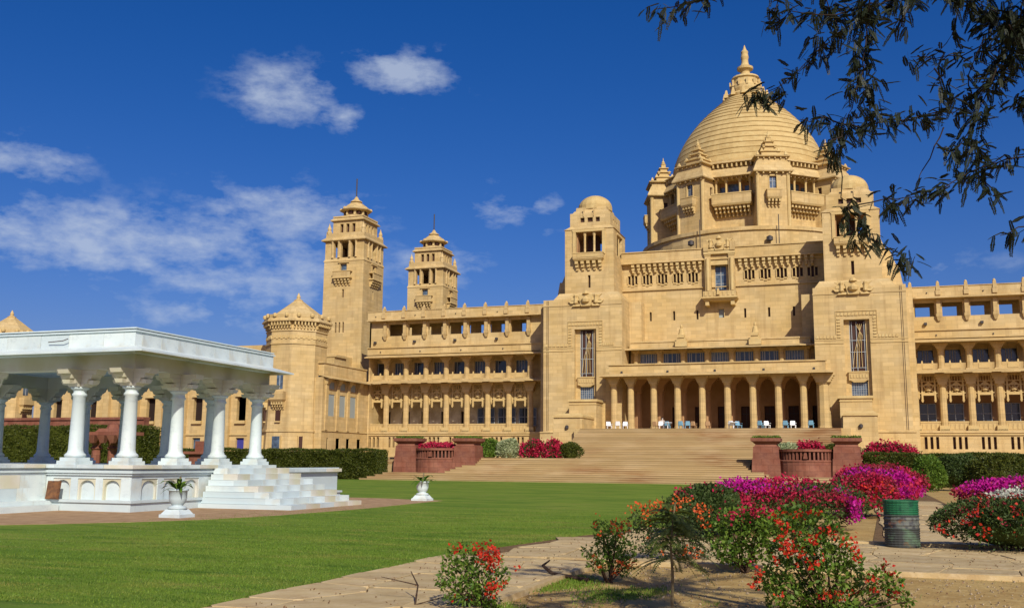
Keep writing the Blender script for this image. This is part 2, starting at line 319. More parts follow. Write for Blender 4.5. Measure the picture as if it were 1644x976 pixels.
# indices: 0 sand 1 dark 2 glass 3 blue glass 4 carved 5 frame 6 inner 7 shutter 8 blue 9 cream 10 brown 11 iron
def corbels(mb, x0, x1, yf, z0, z1, n, out=.5, m=4, ax='x'):
    """row of little scroll brackets under a balcony or cornice; yf = wall plane, outward = -y"""
    p = (x1 - x0) / n
    for i in range(n):
        c = x0 + p * (i + .5); w_ = p * .27; h = z1 - z0
        mb.box(c - w_, c + w_, yf - out, yf, z1 - h * .34, z1, m)
        mb.box(c - w_ * .9, c + w_ * .9, yf - out * .68, yf, z1 - h * .68, z1 - h * .34, m)
        mb.box(c - w_ * .7, c + w_ * .7, yf - out * .34, yf, z0, z1 - h * .68, m)
def windowset(name, x0, x1, y, z0, z1, parent, cols=3, rows=1, g=3, fw=.06, split=None):
    m = MB(); m.box(x0, x1, y, y + .03, z0, z1, 0)
    xs = [x0 + (x1 - x0) * k / cols for k in range(cols + 1)] if not split else [x0 + (x1 - x0) * k for k in split]
    for x in xs: m.box(x - fw, x + fw, y - .05, y - .002, z0, z1, 1)
    for k in range(rows + 1):
        z = z0 + (z1 - z0) * k / rows; m.box(x0, x1, y - .035, y - .003, z - fw * .8, z + fw * .8, 1)
    return m.build(name, [SM[g], FRAME], parent)
def rcol(r, z0, z1, n=10, cap=1.6, capw=0.9, base=True, m=0, ns=4, ex=1.4):
    """column standing on local z = z0 with flared bracket capital"""
    c = MB(); h = z1 - z0
    if base: c.box(-r * 1.25, r * 1.25, -r * 1.25, r * 1.25, z0, z0 + .18, m)
    c.lathe(0, 0, [(r * 1.12, z0 + .15), (r * 1.12, z0 + .4), (r, z0 + .45), (r * .93, z1 - cap), (r * 1.1, z1 - cap + .05), (r * 1.1, z1 - cap + .2)], n, m)
    for k in range(ns):
        w_ = r * 1.1 + (capw - r * 1.1) * ((k + 1) / ns) ** ex; a = z1 - cap + .2 + (cap - .2) * k / ns; b = z1 - cap + .2 + (cap - .2) * (k + 1) / ns
        c.box(-w_, w_, -r * 1.15, r * 1.15, a, b, m)
    return c
# --- basement and terrace of the middle block
T0 = 4.93
blk = MB()
blk.box(A - 19.1, A + 19.1, 106.6, 125, 0, 1.0)                       # foot
HO = []
for s in (-1, 1):
    for k in range(5): pass
ov = [-10.1 + .02, -8.35, -6.6, -4.8, -3.1, 3.2, 4.95, 6.7, 8.4, 10.0 - .02]
W0 = A - 11.3
for o_ in ov:
    for k in (-1, 0, 1):
        h_ = .5 if k else .62
        HO.append((o_ + 11.3 + k * .40 - .14, o_ + 11.3 + k * .40 + .14, 22.5 - h_, 22.5 + h_, 10, .35))
HO = [h for h in HO if h[0] > .02 and h[1] < 22.58]
for o_ in (-8.05, -5.35, -2.7, 2.6, 5.2, 7.85): HO.append((o_ + 11.3 - .12, o_ + 11.3 + .12, 17.65, 18.7, 10, .4))
HO.append((11.3 - .32, 11.3 + .28, 17.75, 18.75, 7, .3)); HO.append((11.3 - .62, 11.3 + .62, 20.65, 23.7, None, .5))
for k in range(-3, 4): pass
blk.facade((W0, 112.5), (1, 0), 22.6, 13.9, 24.4, HO, .4, 0, 10)
blk.box(W0, W0 + 22.6, 113.6, 128, 5, 24.3)
blk.box(A - .9, A + .9, 112.98, 113.0, 20.4, 23.9, 10)
body = blk.build('central_block', SM, pal)
def sub(mb, name, **k): return mb.build(name, SM, body, **k)
m = MB(); m.box(W0, W0 + 22.6, 111.95, 114, 24.42, 25.6); m.box(W0, W0 + 22.6, 111.83, 114.1, 25.6, 25.72); m.box(W0, W0 + 22.6, 111.8, 114.1, 24.3, 24.43); m.box(W0, W0 + 22.6, 112.3, 112.49, 21.2, 21.3); m.box(W0, W0 + 22.6, 112.33, 112.49, 23.95, 24.29); sub(m, 'parapet')
m = MB(); m.box(A - 19, A + 19, 108, 140, 24.2, 24.9); 
m = MB()
for s in (-1, 1):
    xa = A + (1.9 if s > 0 else -10.3); corbels(m, xa, xa + 8.4, 112.48, 23.25, 24.3, 13, .55)
    for i in range(13): m.lathe(xa + 8.4 * (i + .5) / 13, 112.2, [(.02, 23.2), (.14, 23.3), (.14, 23.5), (.02, 23.6)], 6, 4)
sub(m, 'corbel_row', kind='stuff')
for o_ in ov:                                          # carved rosette frames round the slots
    m = MB(); x = A + o_
    for k in (-1, 0, 1):
        h_ = .58 if k else .70
        for q in (-1, 1): m.frus(x + k * .40, 112.44, 22.5 + q * h_ - .08, 22.5 + q * h_ + .08, .17, .05, .10, .05, 4)
    for q in (-.6, -.2, .2, .6): m.box(x + q - .045, x + q + .045, 112.38, 112.52, 22.06, 22.94, 4)
    sub(m, 'carved_screen')
# centre bay: pilasters, window, balcony, crest
m = MB()
for s in (-1, 1):
    m.box(A + s * 1.0, A + s * 1.65, 111.75, 112.49, 20.6, 24.7); m.frus(A + s * 1.33, 112.1, 24.7, 25.1, .34, .4, .46, .5, 4)
    m.lathe(A + s * 1.33, 111.7, [(.2, 20.7), (.2, 24.4)], 8, 4)
m.box(A - 1.0, A + 1.0, 111.95, 112.49, 23.7, 24.4, 4); m.box(A - 1.75, A + 1.75, 111.6, 112.5, 24.9, 25.25, 4); sub(m, 'window_surround')
windowset('window', A - .62, A + .62, 112.85, 20.65, 23.7, body, 2, 3, 3, .045)
m = MB(); m.frus(A, 111.85, 19.5, 19.75, 1.75, .75, 1.95, .95, 4); m.box(A - 1.95, A + 1.95, 110.75, 112.48, 19.75, 19.9, 4); m.box(A - 1.8, A + 1.8, 110.85, 111.0, 19.9, 20.55); m.box(A - 1.8, A - 1.65, 111.0, 112.48, 19.9, 20.55); m.box(A + 1.65, A + 1.8, 111.0, 112.48, 19.9, 20.55)
for s in (-1, 1): m.box(A + s * 1.2, A + s * 1.6, 111.2, 112.48, 19.0, 19.5, 4)
for k in range(7): m.box(A - 1.5 + k * .5 - .12, A - 1.5 + k * .5 + .12, 110.8, 110.86, 20.0, 20.45, 4)
m.frus(A - .1, 110.75, 20.1, 20.8, .16, .15, .1, .1, 4); sub(m, 'balcony')
def crest(x, y, z, w_, h, parent):
    m = MB(); m.frus(x, y, z, z + h * .75, w_ * .16, .2, w_ * .24, .2, 4); m.lathe(x, y - .1, [(w_ * .02, z + h * .7), (w_ * .12, z + h * .78), (w_ * .08, z + h * .92), (.03, z + h * 1.02)], 8, 4)
    for s in (-1, 1):
        for k, (a, b, c_, e) in enumerate([(.2, .0, .46, .14), (.24, .18, .5, .34), (.2, .36, .5, .62), (.3, .6, .44, .74)]):
            xa, xb = x + s * a * w_, x + s * c_ * w_
            m.frus((xa + xb) / 2, y, z + b * h, z + e * h, abs(xb - xa) / 2, .14, abs(xb - xa) / 2 * .8, .1, 4, s * .1 * w_ * (1 if k % 2 else -.5))
        m.lathe(x + s * w_ * .33, y - .12, [(.02, z + h * .1), (w_ * .07, z + h * .2), (w_ * .05, z + h * .55), (w_ * .07, z + h * .68), (.02, z + h * .8)], 7, 4)
    m.lathe(x, y - .18, [(.03, z + h * .12), (w_ * .13, z + h * .25), (w_ * .15, z + h * .42), (.05, z + h * .64)], 10, 4)
    return m.build('crest', SM, parent)
crest(A, 111.7, 25.3, 2.9, 1.7, body)
m = MB()
for s in (-1, 1): m.box(A + s * 1.2, A + s * 1.75, 111.5, 112.3, 25.25, 26.3)
sub(m, 'crest_plinth')
# --- upper porch storey
m = MB()
PX = [-9.2 + 2.629 * k for k in range(8)]
m.facade((A - 10.0, 110.), (1, 0), 20., 11.95, 14.0, [(PX[k] + 10 + .36, PX[k + 1] + 10 - .36, 12.25, 13.62, None, .35) for k in range(7)], .35, 0, 2)
m.box(A - 10, A + 10, 110.5, 112.6, 13.85, 14.0); m.box(A - 10, A - 9.9, 110, 112.6, 11.9, 14); m.box(A + 9.9, A + 10, 110, 112.6, 11.9, 14)
sub(m, 'upper_wall')
for k in range(7):
    windowset('window', A + PX[k] + .36, A + PX[k + 1] - .36, 110.3, 12.25, 13.62, body, 3, 1, 3 if k in (0, 3, 6) else 2, .05, split=[0, .12, .24, .5, .76, .88, 1] if k not in (0, 3, 6) else [0, .1, .2, .35, .5, .65, .8, .9, 1])
c = rcol(.26, 11.9, 13.95, 8, .5, .5, True); first = None
for k in range(8):
    if first is None:
        c2 = MB(); c2.v = [(x, y, z - 11.9) for x, y, z in c.v]; c2.f = c.f; c2.m = c.m
        first = c2.build('short_column', SM, body, loc=(A + PX[k], 109.55, 11.9))
    else: inst(first, (A + PX[k], 109.55, 11.9), body)
m = MB()
def chhajja(m, x0, x1, yb, yf, z, drop=.3, th=.12, side=1.0, mm=0):
    """sloping stone eave with returns"""
    t = [(x0, yf, z), (x1, yf, z), (x1 - side, yb, z + drop), (x0 + side, yb, z + drop)]
    m.add(t + [(x, y, zz + th) for x, y, zz in t], [(0, 3, 2, 1), (4, 5, 6, 7), (0, 1, 5, 4), (1, 2, 6, 5), (2, 3, 7, 6), (3, 0, 4, 7)], mm)
    m.add([(x0, yf, z), (x0 + side, yb, z + drop), (x0 + side, yb + 4, z + drop), (x0, yb + 4, z)], [(0, 1, 2, 3)], mm)
    m.add([(x1, yf, z), (x1 - side, yb, z + drop), (x1 - side, yb + 4, z + drop), (x1, yb + 4, z)], [(0, 3, 2, 1)], mm)
chhajja(m, A - 10.4, A + 10.1, 109.2, 107.9, 13.85, .28); sub(m, 'eave')
m = MB(); m.box(A - 9.7, A + 9.6, 109.0, 112.6, 14.12, 14.75); m.box(A - 9.75, A + 9.65, 108.9, 109.3, 14.75, 14.92); sub(m, 'parapet')
for s in (-1, 1):
    m = MB(); x = A + s * 3.95; m.box(x - .65, x + .65, 108.3, 109.4, 14.15, 14.75, 4); m.box(x - .5, x + .5, 108.4, 109.3, 14.75, 15.1, 4)
    m.lathe(x, 108.9, [(.38, 15.1), (.42, 15.4), (.3, 15.8), (.24, 16.1), (.12, 16.2), (.16, 16.35), (.12, 16.55), (.02, 16.65)], 9, 4); m.box(x - .36, x + .36, 108.3, 108.9, 15.1, 15.45, 4); sub(m, 'roof_statue')
# --- portico
m = MB(); m.box(A - 13.3, A + 13.3, 98.3, 112.5, 0, T0 - .004); m.box(A - 11.6, A + 11.6, 104.7, 112.5, 10.62, 10.95); m.box(A - 11.1, A + 11.1, 104.5, 104.85, 10.96, 11.85); m.box(A - 11.25, A + 11.25, 104.35, 104.98, 11.85, 11.98)
for s in (-1, 1): m.box(A + s * 11.1, A + s * 10.75, 104.85, 110, 10.96, 11.85)
m.box(A - 11, A + 11, 104.85, 112.5, 10.96, 11.1)
dk = []
for k in range(-4, 5): dk.append((k * 2.5 + 11 - .55, k * 2.5 + 11 + .55, T0, 7.75))
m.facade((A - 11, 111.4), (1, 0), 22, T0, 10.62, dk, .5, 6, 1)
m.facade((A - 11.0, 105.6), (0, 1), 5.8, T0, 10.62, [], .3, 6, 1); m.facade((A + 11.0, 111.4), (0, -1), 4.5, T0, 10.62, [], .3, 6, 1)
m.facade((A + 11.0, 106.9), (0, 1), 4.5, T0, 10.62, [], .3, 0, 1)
port = m.build('portico', SM, pal)
m = MB(); chhajja(m, A - 11.95, A + 11.85, 104.7, 103.3, 10.58, .34, .13, 1.2); m.build('eave', SM, port)
PC = [-10.7, -8.87, -6.4, -3.87, -1.3, 1.3, 3.87, 6.4, 8.87, 10.75]
c = rcol(.36, 0, 5.68, 10, .95, .72); first = c.build('column', SM, port, loc=(A + PC[0], 105.1, T0), smooth=False)
for x in PC[1:-1]: inst(first, (A + x, 105.1, T0), port)
c = rcol(.62, 0, 5.68, 8, 1.1, 1.1); c.build('corner_pier', SM, port, loc=(A + PC[-1] + .1, 105.2, T0))
c = rcol(.45, 0, 5.68, 8, 1.5, 1.24, ns=9, ex=2.6); f2 = None
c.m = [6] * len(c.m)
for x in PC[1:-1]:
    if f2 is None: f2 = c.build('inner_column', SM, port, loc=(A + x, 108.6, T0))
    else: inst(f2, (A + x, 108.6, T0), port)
m = MB()
for x in [-9.7 + 4.93 * k for k in range(5)]: m = MB(); m.box(A + x - .1, A + x + .1, 104.38, 104.49, 11.0, 11.2, 11); m.build('wall_lamp', SM, port)
for k in range(-4, 5): 
    m = MB(); m.box(A + k * 2.5 - .5, A + k * 2.5 + .5, 111.75, 111.8, T0, 7.7, 10); m.box(A + k * 2.5 - .03, A + k * 2.5 + .03, 111.7, 111.75, T0, 7.7, 11); m.box(A + k * 2.5 - .5, A + k * 2.5 + .5, 111.7, 111.75, 6.9, 6.98, 11); m.build('door', SM, port)
# --- pylons with towers
def pylon(s):
    cx = A + s * 14.6; wc = A + s * 14.25
    m = MB(); hx = 4.5
    u = wc - cx
    m.rect(cx, 112.25, hx, 5.75, 0, 19.6, F=[(u - 1.25, u + 1.25, 8.4, 16.2, 10, .9)], t=.9)
    m.box(cx - hx - .04, cx + hx + .04, 106.44, 106.5, 18.85, 19.0); 
    m.box(A + s * 8.75, A + s * 10.1, 110.6, 112.6, 11.9, 19.65)                         # set-back strips
    m.box(A + s * 19.1, A + s * 19.75, 107.6, 117, 0, 19.3)
    m.box(A + s * 9.6, A + s * 19.4, 106.3, 108, 0, 4.75); m.box(A + s * 9.6, A + s * 19.4, 106.2, 108, 4.75, 4.9)
    m.frus(A + s * 14.2, 112, 19.6, 20.5, 4.0, 4.9, 3.4, 4.2)
    for q in (.42, .58): m.box(A + s * 19.1 - s * q - .02, A + s * 19.1 - s * q + .02, 106.47, 106.5, 5, 19.5, 10)
    p = m.build('pylon', SM, pal)
    B = lambda mb, n, **k: mb.build(n, SM, p, **k)
    # carved border: frame round the window and band
    m = MB(); x0, x1 = wc - 1.95, wc + 1.95
    def dash(xa, xb, z0, z1, nx, nz):
        for i in range(nx):
            for j in range(nz):
                a = xa + (xb - xa) * i / nx; b = xa + (xb - xa) * (i + 1) / nx; c_ = z0 + (z1 - z0) * j / nz; e = z0 + (z1 - z0) * (j + 1) / nz
                m.frus((a + b) / 2, 106.46, c_ + (e - c_) * .12, e - (e - c_) * .12, (b - a) * .40, .05, (b - a) * .22, .05, 4, (b - a) * .1)
    dash(x0, x1, 16.55, 17.0, 11, 1); dash(x0, x0 + .42, 14.3, 16.5, 1, 7); dash(x1 - .42, x1, 14.3, 16.5, 1, 7)
    dash(cx - 4.4, x0 - .02, 14.25, 14.65, 6 if s > 0 else 6, 1); dash(x1 + .02, cx + 3.6, 14.25, 14.65, 6, 1)
    B(m, 'carved_border', kind='stuff')
    m = MB()
    for z in (17.08, 14.72): pass
    m.box(x0 - .06, x1 + .06, 106.42, 106.5, 17.03, 17.12, 4); m.box(x0 - .06, x0 - .01, 106.43, 106.5, 14.7, 17.03, 4); m.box(x1 + .01, x1 + .06, 106.43, 106.5, 14.7, 17.03, 4)
    m.box(cx - 4.5, wc - 1.3, 106.43, 106.5, 13.75, 13.85, 4); m.box(wc + 1.3, cx + 4.5, 106.43, 106.5, 13.75, 13.85, 4); m.box(cx - 4.5, wc - 1.3, 106.45, 106.5, 14.1, 14.17, 4); m.box(wc + 1.3, cx + 4.5, 106.45, 106.5, 14.1, 14.17, 4); B(m, 'string_course')
    # window: tracery glazing above, balcony panel, lattice glazing below
    w_ = windowset('stair_window', wc - .72, wc + .85, 107.2, 10.9, 16.2, p, 1, 1, 10)
    m = MB(); m.box(wc - 1.25, wc - .72, 107.1, 107.4, 8.4, 16.2); m.box(wc + .85, wc + 1.25, 107.0, 107.4, 8.4, 16.2); B(m, 'jamb')
    m = MB()
    for x in (-.5, -.05, .7): m.box(wc + x - .03, wc + x + .035, 107.08, 107.15, 10.9, 16.0 if x != -.15 else 14.0, 5)
    for z in (11.3, 12.9, 14.1): m.box(wc - .72, wc + .85, 107.09, 107.14, z - .03, z + .03, 5)
    for k in range(4): m.tube([(wc - .5 + k * .3, 107.08, 11.3), (wc - .3 + k * .22, 107.06, 12.9 + .2 * k), (wc + .15 + k * .12, 107.06, 14.6), (wc + .5 - .2 * k, 107.08, 15.8)], .03, 5, 4)
    B(m, 'tracery')
    m = MB(); m.box(wc - .95, wc + .95, 106.75, 107.25, 10.0, 10.8); m.box(wc - 1.0, wc + 1.0, 106.68, 107.0, 10.8, 10.92, 4)
    for k in range(6): m.box(wc - .8 + k * .29, wc - .62 + k * .29, 106.7, 106.76, 10.25, 10.6, 4)
    m.frus(wc, 107.0, 9.8, 10.0, .5, .2, .8, .25, 4); B(m, 'balcony_panel')
    windowset('lattice_window', wc - .72, wc + .85, 107.22, 8.4, 9.85, p, 7, 6, 3, .018)
    crest(A + s * 14.1, 106.35, 18.75, 3.5, 1.75, p)
    # pedestals below
    m = MB(); m.box(A + s * 12.35, A + s * 15.35, 103.8, 106.45, 0, 8.0); m.box(A + s * 12.2, A + s * 15.5, 103.65, 106.45, 8.0, 8.25, 4); m.box(A + s * 12.3, A + s * 15.4, 103.72, 106.45, 7.7, 7.8, 4); B(m, 'window_pedestal')
    m = MB(); m.frus(A + s * 14.15, 102, 0, 6.1, 1.68, 3.1, 1.5, 3.0); m.box(A + s * 12.55, A + s * 15.75, 98.85, 105, 6.1, 6.32, 4); m.frus(A + s * 14.15, 102, 6.32, 6.55, 1.5, 2.9, 1.2, 2.6, 4)
    m.lathe(A + s * 14.2, 98.85, [(.02, 4.9), (.18, 5.0), (.18, 5.25), (.02, 5.35)], 7, 11); B(m, 'stair_pedestal')
    # ---- upper tower
    tx = A + s * 14.15; ty = 111.0
    m = MB(); m.rect(tx, ty, 2.85, 3.0, 19.6, 27.9, F=[(-1.55, 1.55, 25.0, 27.6, None, .45), (-.15, .15, 21.1, 22.55, 10, .4)], Rr=[(-1.2, 1.2, 25., 27.4, None, .45)], L=[(-1.2, 1.2, 25., 27.4, None, .45)], B=[(-1.2, 1.2, 25., 27.4, None, .45)], t=.45)
    m.rect(tx, ty, 2.38, 2.5, 24.9, 25.02, m=6)                                     # floor of the lookout
    for (dx, dy) in ((-1.9, -2.0), (1.9, -2.0), (-1.9, 2.0), (1.9, 2.0)): m.box(tx + dx - .45, tx + dx + .45, ty + dy - .5, ty + dy + .5, 25.0, 27.7, 6)
    m.box(tx - .75, tx + .45, ty - .6, ty + .6, 25.0, 27.7, 10)  # dark core block added; its colour stands in for shade inside the lookout
    m.box(tx - 2.3, tx + 2.3, ty - 2.4, ty + 2.4, 27.65, 27.8, 6)
    m.frus(tx, ty, 27.9, 28.35, 2.95, 3.1, 2.4, 2.55); m.box(tx - 2.0, tx + 1.8, ty - 3.08, ty - 2.98, 27.75, 27.88, 4)
    m.rect(tx, ty, 2.38, 2.5, 28.35, 29.95, F=[(-1.15, -.65, 28.85, 29.4, 10), (-.32, .32, 28.85, 29.4, 10), (.65, 1.15, 28.85, 29.4, 10)], Rr=[(-1.1, -.7, 28.85, 29.35, 10), (-.2, .2, 28.85, 29.35, 10), (.7, 1.1, 28.85, 29.35, 10)], L=[(-.3, .3, 28.85, 29.35, 10)], t=.3)
    m.frus(tx, ty, 29.95, 30.3, 2.2, 2.3, 1.95, 2.05); m.frus(tx, ty, 30.3, 30.75, 1.85, 1.9, 1.8, 1.85)
    for dx in (-.8, .4): m.box(tx + dx, tx + dx + .1, ty - 2.6, ty - 2.35, 29.5, 30.5)
    # buttress stepping up at the outer back
    bx = A + s * 17.9
    m.frus(bx, 114.5, 19.6, 22.6, 1.35, 2.6, 1.15, 2.4, 0, -s * .25); m.frus(bx - s * .3, 114.5, 22.6, 24.6, 1.0, 2.2, .7, 1.8, 0, -s * .4)
    m.frus(bx - s * .9, 114.5, 24.6, 26.2, .6, 1.5, .35, 1.1, 0, -s * .3)
    t = m.build('upper_tower', SM, pal)
    B = lambda mb, n, **k: mb.build(n, SM, t, **k)
    m = MB(); pr = [(2.0, 30.6), (2.0, 30.95)]
    for k in range(9):
        a = k / 9 * math.pi / 2 * .96; r = 1.95 * math.cos(a) + .03; z = 30.95 + 1.55 * math.sin(a); a2 = (k + 1) / 9 * math.pi / 2 * .96
        pr += [(r, z), (1.95 * math.cos(a2) + .06, 30.95 + 1.55 * math.sin(a2) - .03)]
    pr += [(.12, 32.52), (.02, 32.6)]; m.lathe(tx, ty, pr, 20); m.build('cupola', DOMEM, t)
    m = MB()
    for dx in (-.55, .55): m.lathe(tx + dx, ty - 2.75, [(.17, 25.0), (.13, 25.2), (.13, 27.1), (.24, 27.6)], 8)
    m.box(tx - 1.9, tx - 1.55, ty - 3.12, ty - 3.0, 24.9, 27.7, 4); m.box(tx + 1.55, tx + 1.9, ty - 3.12, ty - 3.0, 24.9, 27.7, 4); m.box(tx - 1.9, tx + 1.9, ty - 3.14, ty - 2.99, 27.6, 27.76, 4)
    for q in (-1, 1): m.box(tx + q * 2.85, tx + q * 2.96, ty - 1.35, ty + 1.35, 27.4, 27.6, 4); m.box(tx + q * 2.7, tx + q * 2.8, ty - .1, ty + .1, 25, 27.4, 4)
    B(m, 'loggia_column')
    m = MB(); m.frus(tx, ty - 3.3, 24.15, 24.35, 1.6, .35, 1.75, .5, 4); m.box(tx - 1.75, tx + 1.75, ty - 3.75, ty - 3.02, 24.35, 24.95); m.box(tx - 1.8, tx + 1.8, ty - 3.8, ty - 3.02, 24.95, 25.05, 4)
    m.frus(tx, ty - 3.76, 24.5, 24.85, 1.2, .04, 1.2, .06, 4); B(m, 'balcony')
    m = MB(); corbels(m, tx - 1.7, tx + 1.7, ty - 3.0, 23.1, 24.15, 5, .6); B(m, 'corbel_row', kind='stuff')
pylon(-1); pylon(1)

# --- dome
DC = (A, 149.); DR = R(-4.7)      # the octagonal drum is turned a little against the facade
m = MB(); m.lathe(DC[0], DC[1], [(15.9, 20), (15.7, 32.3), (15.95, 32.4), (15.95, 32.9), (15.2, 33.0)], 48)
n8 = lambda ap: [(DC[0] + ap / math.cos(R(22.5)) * math.cos(R(22.5 + 45 * k) + DR), DC[1] + ap / math.cos(R(22.5)) * math.sin(R(22.5 + 45 * k) + DR)) for k in range(8)]
AP = 11.8; side = 2 * AP * math.tan(R(22.5))
for k in range(8):
    a = R(45 * k - 90) + DR; cx_, cy_ = DC[0] + AP * math.cos(a), DC[1] + AP * math.sin(a); d = (-math.sin(a), math.cos(a))
    O = (cx_ - d[0] * side / 2, cy_ - d[1] * side / 2); c0 = side / 2
    m.facade(O, d, side, 32.5, 41.1, [(c0 - 2.4, c0 + 2.4, 38.0, 40.75, 6, 1.3)], 1.3, 0, 6)
    i0 = len(m.v); m.box(cx_ - .95, cx_ + .95, cy_ + 1.22, cy_ + 1.28, 38.2, 40.3, 3); m.box(cx_ - 1.02, cx_ + 1.02, cy_ + 1.2, cy_ + 1.21, 39.2, 39.3, 5)
    for x in (-2.1, 1.35): m.box(cx_ + x, cx_ + x + .75, cy_ + 1.2, cy_ + 1.27, 38.0, 39.9, 3)
    m.turn(i0, cx_, cy_, R(45 * k) + DR)
m.prism(n8(AP + .1), 41.0, 43.0)
drum = m.build('dome_drum', SM, pal)
for nm, lo, hi, za, zb, brk in (('lower_eave', 13.15, 12.35, 40.95, 42.15, 1), ('upper_eave', 12.75, 11.6, 43.0, 43.5, 1)):
    m = MB(); p0, p1 = n8(lo), n8(hi); m.prism(p0, za - .12, za); m.prism(p0, za, zb, p1)
    m.build(nm, SM, drum)
m = MB()
for k in range(8):
    a = R(45 * k - 90) + DR; cx_, cy_ = DC[0] + AP * math.cos(a), DC[1] + AP * math.sin(a); i0 = len(m.v)
    for j in range(9): x = cx_ - 2.6 + j * .65; m.box(x - .09, x + .09, cy_ - 1.0, cy_, 40.55, 40.82, 4); m.box(x - .1, x + .1, cy_ - .8, cy_ - .08, 42.3, 42.86, 4)
    m.turn(i0, cx_, cy_, R(45 * k) + DR)
m.build('eave_bracket', SM, drum, kind='stuff')
for k in range(8):                       # balconies with columns between the turrets
    a = R(45 * k - 90) + DR; cx_, cy_ = DC[0] + AP * math.cos(a), DC[1] + AP * math.sin(a)
    m = MB(); m.frus(cx_, cy_ - .9, 36.6, 36.85, 2.55, .85, 2.7, 1.0, 4); m.box(cx_ - 2.7, cx_ + 2.7, cy_ - 1.9, cy_ - .02, 36.85, 38.15); m.box(cx_ - 2.76, cx_ + 2.76, cy_ - 1.96, cy_ - .02, 38.15, 38.3, 4)
    m.turn(0, cx_, cy_, R(45 * k) + DR); m.build('balcony', SM, drum)
    m = MB(); corbels(m, cx_ - 2.5, cx_ + 2.5, cy_ + .02, 35.3, 36.6, 9, 1.5); m.turn(0, cx_, cy_, R(45 * k) + DR); m.build('corbel_row', SM, drum, kind='stuff')
    m = MB()
    for x in (-2.35, -.95, .95, 2.35): m.lathe(cx_ + x, cy_ - .3, [(.2, 38.1), (.15, 38.4), (.15, 40.0), (.35, 40.85)], 8, 4)
    m.turn(0, cx_, cy_, R(45 * k) + DR); m.build('loggia_column', SM, drum)
# ringed shell
prof = [(11.25, 43.3), (11.2, 44.3), (11.0, 45.4), (10.65, 46.6), (10.2, 47.7), (9.65, 48.8), (9.0, 49.9), (8.25, 51.0), (7.4, 52.05), (6.45, 53.1), (5.5, 54.0), (4.5, 54.9), (3.6, 55.7), (2.95, 56.35)]
def dome_r(z):
    for (r0, z0), (r1, z1) in zip(prof, prof[1:]):
        if z <= z1: return r0 + (r1 - r0) * (z - z0) / (z1 - z0)
    return prof[-1][0]
m = MB(); m.lathe(*DC, [(11.2, 42.9), (11.25, 43.9), (11.1, 44.9)], 64); m.lathe(*DC, [(r - .35, z) for r, z in prof] + [(.1, 57)], 48)
shell = m.build('dome', DOMEM, pal)
zs = [44.6]; 
while zs[-1] < 56.0: zs.append(zs[-1] + (.86 if zs[-1] < 51 else .66 if zs[-1] < 54 else .5))
for a, b in zip(zs, zs[1:]):
    m = MB(); ra, rb = dome_r(a), dome_r(b); m.lathe(*DC, [(ra - .3, a + .02), (ra + .02, a + .02), (ra + .06, a + .1), (rb + .16, b - .08), (rb - .3, b - .07)], 72)
    m.build('stone_ring', DOMEM, shell, smooth=False)
m = MB()
m.lathe(*DC, [(3.0, 56.2), (3.15, 56.6), (2.7, 57.0), (2.1, 57.1), (2.3, 57.7), (2.3, 58.2), (2.0, 58.6), (1.9, 59.3), (2.15, 59.5), (2.0, 59.8), (1.15, 59.95), (.75, 60.2), (.7, 60.7), (.95, 61.0), (1.2, 61.1), (1.22, 61.45), (.95, 61.6), (.7, 61.75), (.55, 62.1), (.5, 62.6), (.6, 63.1), (.5, 63.6), (.55, 64.0), (.3, 64.3), (.2, 64.6), (.05, 65.1)], 20)
for k in range(12):
    a = R(30 * k); m.frus(DC[0] + 3.15 * math.cos(a), DC[1] + 3.15 * math.sin(a), 56.3, 57.5, .35, .35, .12, .12, 4)
    a += .2; m.box(DC[0] + 2.25 * math.cos(a) - .15, DC[0] + 2.25 * math.cos(a) + .15, DC[1] + 2.25 * math.sin(a) - .15, DC[1] + 2.25 * math.sin(a) + .15, 58.1, 59.1, 4)
m.build('finial', [SANDF] * 5, shell)
